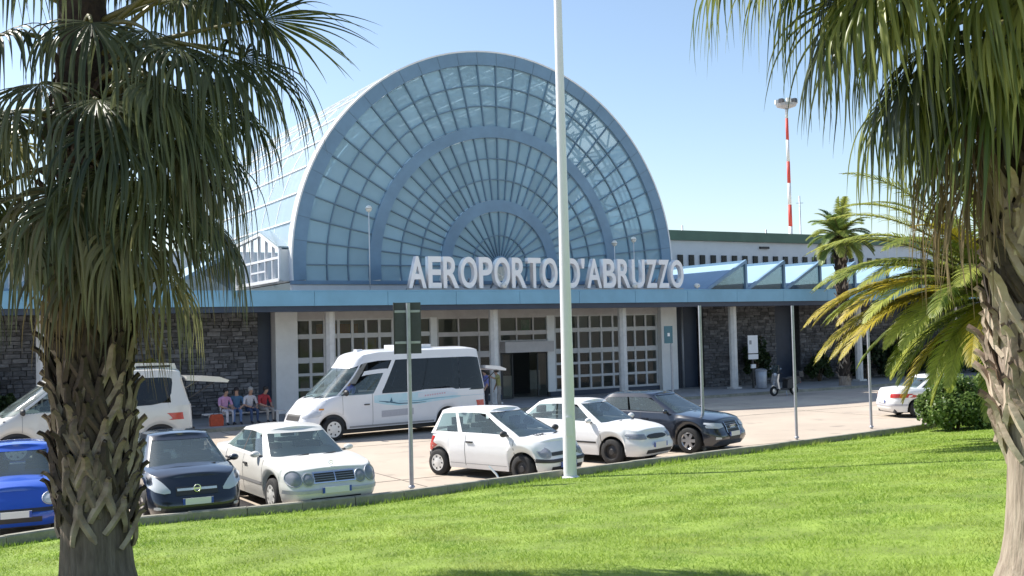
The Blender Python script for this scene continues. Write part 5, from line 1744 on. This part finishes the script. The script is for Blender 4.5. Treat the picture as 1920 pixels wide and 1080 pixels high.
# ------------------------------------------------------------------ shrubs
def leaf_cloud(name, m, ell, n, size, seed, parent, clumps=26, inner=.55):
    rs_ = np.random.default_rng(seed)
    rx, ry, rz_ = ell
    d = rs_.normal(size=(clumps, 3)); d /= np.linalg.norm(d, axis=1)[:, None]
    d[:, 2] = np.abs(d[:, 2]) * 1.5 - .75
    cc = d * (inner + (1 - inner) * rs_.uniform(0, 1, (clumps, 1))) * np.array([rx, ry, rz_]) * rs_.uniform(.7, .95, (clumps, 1)) + np.array([0, 0, rz_ * .85])
    cr = rs_.uniform(.14, .40, clumps) * (rx + ry + rz_) / 3
    idx = rs_.integers(0, clumps, n)
    dd = rs_.normal(size=(n, 3)); dd /= np.linalg.norm(dd, axis=1)[:, None]
    pos = cc[idx] + dd * (cr[idx] * rs_.uniform(.45, 1.0, n) ** .6)[:, None]
    pos[:, 2] = np.maximum(pos[:, 2], .03)
    nrm = dd * .6 + rs_.normal(size=(n, 3)) * .6 + np.array([0, 0, .35])
    nrm /= np.linalg.norm(nrm, axis=1)[:, None]
    t1 = np.cross(nrm, rs_.normal(size=(n, 3))); t1 /= np.linalg.norm(t1, axis=1)[:, None]
    t2 = np.cross(nrm, t1)
    L = size * rs_.uniform(.7, 1.3, n)[:, None]
    Wd = L * .36
    V = np.stack([pos - t1 * L * .5, pos + t2 * Wd, pos + t1 * L * .5 - nrm * L * .12, pos - t2 * Wd], 1).astype(np.float32)
    me = bpy.data.meshes.new(name)
    me.vertices.add(n * 4); me.loops.add(n * 4); me.polygons.add(n)
    me.vertices.foreach_set('co', V.ravel())
    me.loops.foreach_set('vertex_index', np.arange(n * 4, dtype=np.int32))
    me.polygons.foreach_set('loop_start', np.arange(0, n * 4, 4, dtype=np.int32))
    me.materials.append(MATS[m]); me.update()
    return link(name, me, parent)


def shrub(label, loc, ell, n, size, m, seed, stems=6, name='shrub', cat='bush', group=None, clumps=26):
    root = thing(name, label, cat, loc, 0, group)
    leaf_cloud('foliage', m, ell, n, size, seed, root, clumps)
    rs = random.Random(seed)
    mb = MB()
    for k in range(stems):
        a = rs.uniform(0, 6.28); q = rs.uniform(.2, .7)
        mb.tube([(.06 * math.cos(a), .06 * math.sin(a), -.03), (ell[0] * q * .5 * math.cos(a), ell[1] * q * .5 * math.sin(a), ell[2] * .7), (ell[0] * q * math.cos(a), ell[1] * q * math.sin(a), ell[2] * 1.5)], [.03, .02, .008], 5)
    mb.build('stem', 'wood', root, smooth=True)
    return root


b = G(1794, 806, .2)
shrub('round dense green bush at the corner of the lawn', (b.x, b.y, lawn_z(b.x, b.y) - .02), (1.2, 1.05, .90), 24000, .10, 'bush_leaf', 61, clumps=90)
b = G(1866, 803, .2)
shrub('dark green bush beside the pale palm trunk at the lawn corner', (b.x, b.y, lawn_z(b.x, b.y) - .02), (.95, .9, .98), 18000, .10, 'bush_leaf', 62, clumps=80)
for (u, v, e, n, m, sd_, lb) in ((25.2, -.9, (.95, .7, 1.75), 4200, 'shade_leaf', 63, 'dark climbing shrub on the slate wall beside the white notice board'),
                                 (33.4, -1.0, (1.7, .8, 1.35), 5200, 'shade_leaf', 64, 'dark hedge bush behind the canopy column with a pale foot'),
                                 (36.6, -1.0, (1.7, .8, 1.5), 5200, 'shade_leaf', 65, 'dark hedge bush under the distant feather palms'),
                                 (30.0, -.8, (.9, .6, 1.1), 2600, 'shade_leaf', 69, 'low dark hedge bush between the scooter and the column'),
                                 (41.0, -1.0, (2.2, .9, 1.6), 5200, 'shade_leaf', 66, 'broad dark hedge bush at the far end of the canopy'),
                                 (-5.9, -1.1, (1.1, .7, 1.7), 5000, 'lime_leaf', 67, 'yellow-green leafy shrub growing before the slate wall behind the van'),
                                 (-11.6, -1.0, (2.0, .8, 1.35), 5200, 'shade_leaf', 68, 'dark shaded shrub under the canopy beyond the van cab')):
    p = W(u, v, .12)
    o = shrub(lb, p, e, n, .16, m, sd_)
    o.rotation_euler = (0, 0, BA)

# ------------------------------------------------------------------ street furniture
def post(label, px, pybase, pytop, rad, z0=0.0, name='sign_post', cat='post', m='galv', group=None):
    g = G(px, pybase, z0)
    depth = (g - Vector((0, 0, CAM_H))).dot(c_fwd)
    top = None
    h = 1.0
    for _ in range(30):      # height whose top projects to the pixel row
        q = Vector((g.x, g.y, z0 + h)) - Vector((0, 0, CAM_H))
        row = 540 - FPX * q.dot(c_up) / q.dot(c_fwd)
        h += (row - pytop) * q.dot(c_fwd) / FPX
    root = thing(name, label, cat, (g.x, g.y, z0), 0, group)
    MB().tube([(0, 0, -.04), (0, 0, h)], rad, 12).build('pole', m, root, smooth=40)
    MB().lathe([(rad * 1.6, 0), (rad * 1.5, .03), (rad * 1.02, .05)], 12).build('base_collar', m, root, smooth=40)
    return root, h


g = G(1069, 882, .3)
lp = thing('lamp_post', 'tall white tapered lamp post rising from the kerb before the white city car', 'lamp post', (g.x, g.y, lawn_z(g.x, g.y)))
MB().tube([(0, 0, -.25), (0, 0, 2), (0, 0, 6), (0, 0, 11.9)], [.145, .13, .105, .075], 16).build('pole', 'pole_white', lp, smooth=40)
MB().lathe([(.2, 0), (.2, .03), (.15, .05)], 16).build('base_plate', 'pole_white', lp, smooth=40)
MB().box(-.07, .07, -.15, -.13, .9, 1.3).build('hatch', 'pole_white', lp)
for sg in (-1, 1):
    ar = MB().tube([(0, 0, 11.8), (sg * .5, 0, 12.15), (sg * 1.2, 0, 12.25)], .04, 8).build('arm', 'pole_white', lp, smooth=40)
    MB().prism([(sg * 1.1, 12.2), (sg * 1.75, 12.22), (sg * 1.7, 12.34), (sg * 1.15, 12.34)], -.14, .14).build('lamp_head', 'galv', ar)

r, h = post('grey post carrying a tall dark sign board seen from behind', 772, 914, 568, .045, .1, cat='sign')
bd = MB().box(-.30, .27, .05, .085, h - 1.06, h + .01).build('sign_board', 'sign_back', r, rot=(0, 0, R(12)))
for z in (h - .85, h - .2): MB().box(-.28, .25, .03, .049, z, z + .05).build('bracket', 'galv', bd)
MB().box(-.305, -.28, .03, .095, h - 1.065, h + .015).build('edge_trim', 'plastic', bd)
post('plain thin grey post at the kerb before the dark hatchback', 1320, 842, 573, .042, .05)
post('plain thin grey post at the kerb before the parked scooter', 1494, 821, 573, .042, .05)
r, h = post('plain thin grey post at the kerb nearest the round bush', 1634, 801, 612, .042, .05)
r, h = post('small teal sign on a slim post before the right white entrance pier', 1262, 752, 612, .05, .12, cat='sign')
MB().box(-.42, .02, -.085, -.055, h - .72, h + .02).build('sign_plate', 'teal', r, rot=(0, 0, BA))
MB().box(-.26, -.14, -.09, -.086, h - .42, h - .28).build('sign_symbol', 'white_metal', r, rot=(0, 0, BA))

p = W(23.45, -2.7, .12)
nb = thing('notice_board', 'white notice board on a short post beside the canopy column', 'sign', p, BA)
MB().box(-.05, .05, 0, .06, 0, 1.5).build('pole', 'plastic', nb)
MB().box(-.32, .32, -.04, 0, 1.75, 2.65).build('board', 'white_metal', nb)
MB().box(-.32, .32, -.045, 0, 1.45, 1.70).build('board', 'white_metal', nb)
MB().box(-.05, .05, .0, .04, 1.5, 2.6).build('back_rail', 'plastic', nb)
MB().box(-.25, -.1, -.046, -.041, 2.2, 2.4).build('printed_mark', 'seam_light', nb)
MB().box(-.14, .14, -.05, .03, 1.0, 1.2).build('label_plate', 'white_metal', nb)
p = W(23.4, -3.3, .12)
bn = thing('litter_bin', 'grey cylindrical litter bin at the foot of the canopy column', 'bin', p)
MB().lathe([(.0, .02), (.24, .02), (.27, .1), (.29, .85), (.27, .88)], 18).build('drum', 'galv', bn, smooth=40)
MB().lathe([(.30, .86), (.31, .92), (.2, .98), (0, 1.0)], 18).build('lid', 'galv', bn, smooth=40)
for k, (u, v) in enumerate(((28.8, -3.6), (40.2, -4.0))):
    p = W(u, v, .12)
    bo = thing('bollard', ('short dark bollard with a white top near the hedge' if k == 0 else 'short dark bollard with a white top under the far fronds'), 'bollard', p)
    MB().tube([(0, 0, 0), (0, 0, .8)], .07, 10).build('post', 'plastic', bo, smooth=40)
    MB().lathe([(.08, .8), (.1, .84), (.1, 1.0), (.05, 1.06), (0, 1.07)], 12).build('cap', 'white_metal', bo, smooth=40)
p = W(42.3, -3.0, .12)
tp = thing('ticket_post', 'slim pale grey panel standing upright behind the white saloon', 'post', p, BA)
MB().box(-.3, .3, -.12, .12, 0, 2.4).build('case', 'grey_wall', tp)
MB().box(-.3, .0, -.125, -.121, 1.9, 2.35).build('red_label', 'tail_red', tp)

# scooter
def scooter():
    root = thing('scooter', 'parked silver and black motor scooter in the canopy shade', 'scooter', W(21.7, -6.6, 0), BA + math.pi)
    for x in (.62, -.62):
        w = MB().lathe([(.13, -.05), (.21, -.055), (.23, 0), (.21, .055), (.13, .05), (.13, -.05)], 22, axis='y').build('wheel', 'rubber', root, smooth=40, loc=(x, 0, .23))
        MB().lathe([(.0, -.04), (.135, -.03), (.135, .03), (0, .04)], 18, axis='y').build('rim', 'alloy', w, smooth=30)
    MB().prism([(.60, .50), (.78, .50), (.86, .40), (.72, .48), (.50, .40)], -.07, .07).build('front_mudguard', 'alloy', root)
    MB().prism([(.42, .30), (.52, .34), (.60, .70), (.52, 1.0), (.44, 1.02), (.50, .70)], -.2, .2).build('leg_shield', 'alloy', root)
    MB().prism([(-.15, .26), (.48, .26), (.48, .34), (-.15, .34)], -.17, .17).build('floorboard', 'plastic', root)
    MB().prism([(-.95, .62), (-.9, .78), (-.5, .80), (-.1, .72), (-.05, .30), (-.35, .34), (-.7, .5)], -.17, .17).build('tail_body', 'plastic', root)
    MB().prism([(-.88, .785), (-.82, .86), (-.45, .86), (-.3, .82), (.0, .80), (.02, .74), (-.5, .803)], -.15, .15).build('seat', 'plastic', root)
    MB().tube([(.70, 0, .23), (.50, 0, 1.0)], .03, 8).build('fork', 'galv', root)
    hb = MB().tube([(.42, .34, 1.04), (.48, .12, 1.06), (.48, -.12, 1.06), (.42, -.34, 1.04)], .02, 8).build('handlebar', 'plastic', root)
    for sg in (1, -1):
        MB().tube([(.46, sg * .22, 1.05), (.50, sg * .30, 1.22)], .008, 5).build('mirror_stem', 'plastic', hb)
        MB().lathe([(0, -.012), (.055, -.012), (.055, .012), (0, .012)], 12, axis='x', c=(.50, sg * .32, 1.25)).build('mirror', 'chrome', hb)
    MB().lathe([(0, .10), (.07, .08), (.09, 0), (.0, -.02)], 14, axis='x', c=(.50, 0, .98)).build('headlight', 'lamp_glass', root, smooth=True)
    MB().prism([(.46, 1.06), (.52, 1.06), (.44, 1.42), (.41, 1.42)], -.17, .17).build('windshield', 'car_glass', root)
    MB().prism([(-1.12, .82), (-.84, .82), (-.82, 1.08), (-1.08, 1.1)], -.17, .17).build('top_box', 'plastic', root)
    MB().box(-1.0, -.96, -.08, .08, .56, .64).build('tail_lamp', 'tail_red', root)
    MB().tube([(-.2, -.1, .3), (-.62, -.16, .23)], .06, 8).build('engine', 'galv', root)
    MB().bar((0, .12, .28), (.03, .22, .01), .03, .03).build('stand', 'galv', root)


scooter()

# white rod added in place of a sprinkler jet leaning at the kerb
p = G(944, 905, .2)
sk = thing('sprinkler_jet', 'white rod for a sprinkler jet leaning over the kerb before the city car', 'sprinkler_jet', (p.x, p.y, lawn_z(p.x, p.y)))
MB().tube([(0, 0, -.05), (-.14, .1, .22), (-.30, .2, .38)], .022, 8).build('rod', 'white_metal', sk, smooth=40)
MB().lathe([(.03, -.02), (.035, .03), (.0, .03)], 8).build('foot', 'plastic', sk, smooth=40)

# bench for the seated people
p = W(-.6, -3.4, .12)
be = thing('bench', 'low grey bench under the canopy with four people sitting on it', 'bench', W(-2.75, -4.05, .12), BA)
for k in range(3): MB().box(-1.5, 1.5, -.2 + .15 * k, -.08 + .15 * k, .39, .43).build('slat', 'concrete', be)
for u in (-1.2, 1.2): MB().box(u - .05, u + .05, -.18, .2, 0, .385).build('leg', 'concrete', be)


# ------------------------------------------------------------------ people
def person(label, loc, rz, joints, edges, parts, mats, hair='hair', head=None, hands=(), group=None):
    names = list(joints)
    me = bpy.data.meshes.new('person')
    me.from_pydata([joints[n][0] for n in names], [(names.index(a), names.index(b_)) for a, b_ in edges], [])
    o = bpy.data.objects.new('tmp_person', me)
    COL.objects.link(o)
    mod = o.modifiers.new('skin', 'SKIN')
    for i, n in enumerate(names):
        r_ = joints[n][1]
        me.skin_vertices[0].data[i].radius = r_ if isinstance(r_, tuple) else (r_, r_)
        me.skin_vertices[0].data[i].use_root = (n == 'pelvis')
    ss = o.modifiers.new('sub', 'SUBSURF'); ss.levels = 2; ss.render_levels = 2
    bpy.context.view_layer.update()
    out = bpy.data.meshes.new_from_object(o.evaluated_get(bpy.context.evaluated_depsgraph_get()))
    bpy.data.objects.remove(o)
    for m_ in mats: out.materials.append(MATS[m_])
    J = [(Vector(joints[a][0]), Vector(joints[b_][0]), parts[(a, b_)]) for a, b_ in edges]
    for pl in out.polygons:
        c_ = pl.center
        best = 1e9
        for a, b_, k in J:
            ab = b_ - a
            t = max(0, min(1, (c_ - a).dot(ab) / max(1e-6, ab.length_squared)))
            dd = (c_ - (a + ab * t)).length
            if dd < best: best, bk = dd, k
        pl.material_index = bk
        pl.use_smooth = True
    # fingers joined onto the palms
    bm = bmesh.new(); bm.from_mesh(out)
    for (c_, d_, sd2) in hands:
        c_, d_, sd2 = Vector(c_), Vector(d_).normalized(), Vector(sd2).normalized()
        nn = d_.cross(sd2).normalized()
        for k in range(5):
            f = MB()
            if k < 4:
                a = c_ + d_ * .05 + sd2 * (.027 - .018 * k)
                ln = (.065, .075, .07, .055)[k]
                f.tube([a, a + d_ * ln * .5, a + d_ * ln * .85 + nn * ln * .35], [.009, .0085, .007], 6)
            else:
                a = c_ + sd2 * .03
                f.tube([a, a + sd2 * .03 + d_ * .025, a + sd2 * .035 + d_ * .06], [.011, .010, .008], 6)
            vs_ = [bm.verts.new(v) for v in f.v]
            for q in f.f:
                try:
                    nf = bm.faces.new([vs_[i] for i in q]); nf.material_index = 2; nf.smooth = True
                except ValueError: pass
    bm.to_mesh(out); bm.free()
    root = link('person', out, None, loc, (0, 0, rz))
    tag(root, label, 'person', group)
    hp = Vector(head)
    hm = MB()
    hm.lathe([(.02, .128), (.06, .115), (.088, .085), (.104, .035), (.106, -.01), (.096, -.05)], 16)
    hm.v = [(x * 1.06 - .014, y * .92, z + (-.03 if x > .06 and z < .05 else 0) + (.06 if x > .05 and z < .04 else 0)) for x, y, z in hm.v]
    hm.build('hair', hair, root, smooth=True, loc=hp)
    for sg in (1, -1):
        MB().lathe([(0, -.006), (.009, -.004), (.009, .004), (0, .006)], 8, axis='x').build('eye', 'hair', root, loc=hp + Vector((.086, sg * .033, .0)))
    return root


def joints_common(pel, chest, neck, head, arms, legs):
    """arms: list of (shoulder, elbow, wrist, hand); legs: (hip, knee, ankle, toe)"""
    J = {'pelvis': (pel, (.15, .12)), 'waist': (tuple((Vector(pel) * .5 + Vector(chest) * .5)), (.135, .10)), 'chest': (chest, (.165, .11)), 'neck': (neck, .055),
         'jaw': (tuple(Vector(head) + Vector((.02, 0, -.075))), (.065, .06)), 'head': (head, (.092, .085)), 'crown': (tuple(Vector(head) + Vector((-.005, 0, .075))), (.07, .065)),
         'nose': (tuple(Vector(head) + Vector((.105, 0, -.025))), .014)}
    E = [('pelvis', 'waist'), ('waist', 'chest'), ('chest', 'neck'), ('neck', 'jaw'), ('jaw', 'head'), ('head', 'crown'), ('head', 'nose')]
    Pt = {('pelvis', 'waist'): 0, ('waist', 'chest'): 0, ('chest', 'neck'): 0, ('neck', 'jaw'): 2, ('jaw', 'head'): 2, ('head', 'crown'): 2, ('head', 'nose'): 2}
    for i, (sh, el, wr, ha) in enumerate(arms):
        for nme, p_, r_ in (('sh', sh, .068), ('el', el, .046), ('wr', wr, .032), ('ha', ha, (.036, .022))): J[nme + str(i)] = (p_, r_)
        for a, b_, k in (('chest', 'sh', 0), ('sh', 'el', 0), ('el', 'wr', 2), ('wr', 'ha', 2)):
            e = ('chest' if a == 'chest' else a + str(i), b_ + str(i))
            E.append(e); Pt[e] = k
    for i, (hi, kn, an, to) in enumerate(legs):
        for nme, p_, r_ in (('hi', hi, .092), ('kn', kn, .062), ('an', an, .042), ('to', to, (.045, .03))): J[nme + str(i)] = (p_, r_)
        for a, b_, k in (('pelvis', 'hi', 1), ('hi', 'kn', 1), ('kn', 'an', 1), ('an', 'to', 3)):
            e = ('pelvis' if a == 'pelvis' else a + str(i), b_ + str(i))
            E.append(e); Pt[e] = k
    return J, E, Pt


def seated(label, loc, rz, mats, lean=.03, hair='hair', spread=.12, reach=.0):
    s_ = .43
    head = (.06 + lean * 2.2, 0, s_ + .80)
    arms, hands = [], []
    for sg in (1, -1):
        w = (.36 + reach, sg * .13, s_ + .20)
        arms.append(((lean, sg * .20, s_ + .54), (.10 + lean, sg * .26, s_ + .27), w, (w[0] + .07, w[1] * .8, w[2] - .01)))
        hands.append(((w[0] + .08, w[1] * .8, w[2] - .01), (.9, -sg * .2, -.35), (0, -sg, 0)))
    legs = [((.04, sg * .10, s_ + .08), (.46, sg * spread, s_ + .075), (.46, sg * spread, .09), (.62, sg * (spread + .03), .045)) for sg in (1, -1)]
    J, E, Pt = joints_common((-.02, 0, s_ + .12), (lean, 0, s_ + .48), (.03 + lean * 1.6, 0, s_ + .64), head, arms, legs)
    return person(label, loc, rz, J, E, Pt, mats, hair, head, hands)


def standing(label, loc, rz, mats, hair='hair', bend=.0, up_arm=False, h=1.0):
    head = (.03 + bend * 1.6, 0, 1.60)
    arms, hands = [], []
    for i, sg in enumerate((1, -1)):
        if up_arm and i == 0:
            a = ((bend, sg * .19, 1.39), (.20, sg * .24, 1.30), (.42, sg * .18, 1.42), (.50, sg * .17, 1.45)); dr = (.9, 0, .3)
        else:
            a = ((bend, sg * .19, 1.39), (.02 + bend, sg * .25, 1.10), (.12 + bend, sg * .22, .87), (.15 + bend, sg * .21, .80)); dr = (.25, 0, -1)
        arms.append(a); hands.append((a[3], dr, (.3, -sg, 0)))
    legs = [((0, sg * .09, .86), (.03 * sg + .03, sg * .10, .48), (-.02 + .05 * sg, sg * .11, .09), (.13 + .05 * sg, sg * .13, .045)) for sg in (1, -1)]
    J, E, Pt = joints_common((0, 0, .94), (bend, 0, 1.28), (.01 + bend * 1.3, 0, 1.46), head, arms, legs)
    return person(label, loc, rz, J, E, Pt, mats, hair, head, hands)


face = BA - math.pi / 2
for k, (u, top, leg, lb, ln, hr) in enumerate(((-2.25, 'cloth_pink', 'cloth_pale', 'person in a pink top sitting on the bench nearest the van', .05, 'hair'),
                                               (-1.65, 'cloth_blue', 'jeans', 'person in a dark blue top and jeans sitting on the bench beside the pink top', .0, 'hair'),
                                               (-1.05, 'cloth_pale', 'jeans_dark', 'person in a pale top and dark jeans sitting on the bench beside the red top', .04, 'hair_grey'),
                                               (-.40, 'cloth_red', 'cloth_grey', 'person in a red top and grey trousers sitting at the end of the bench', .07, 'hair'))):
    seated(lb, W(-2.75 + (u + 1.3) * .78, -4.02, .12), face + (.25, -.2, .15, .35)[k], [top, leg, 'skin', 'cloth_black'], ln, hr)
bg_ = thing('travel_bag', 'orange-red travel bag on the pavement beside the seated people', 'bag', W(-3.85, -4.35, .12), BA)
MB().prism([(-.22, 0), (.22, 0), (.24, .25), (.18, .42), (-.18, .42), (-.24, .25)], -.13, .13).build('bag_body', 'bag_red', bg_)
MB().tube([(-.1, 0, .41), (-.08, 0, .5), (.08, 0, .5), (.1, 0, .41)], .012, 6).build('handle', 'plastic', bg_)
p = W(7.05, -6.1, 0)
q1, q2 = G(914, 768, 0), G(937, 767, 0)
standing('person in a violet-blue shirt and dark trousers standing by the minibus tail', (q1.x, q1.y, 0), R(200), ['cloth_violet', 'cloth_black', 'skin', 'cloth_black'], 'hair', .04)
standing('person in a khaki shirt and pale trousers standing under the open minibus lid', (q2.x, q2.y, 0), R(185), ['cloth_khaki', 'cloth_grey', 'skin', 'cloth_black'], 'hair', .06, True)
m_ = Matrix.Rotation(BUS.root.rotation_euler.z, 3, 'Z')
dv = m_ @ Vector((1.15, .45, 0)) + BUS.root.location
seated('driver in a dark blue shirt sitting at the wheel of the minibus', (dv.x, dv.y, .62), BUS.root.rotation_euler.z, ['cloth_violet', 'cloth_black', 'skin', 'cloth_black'], .05, 'hair', reach=.12)
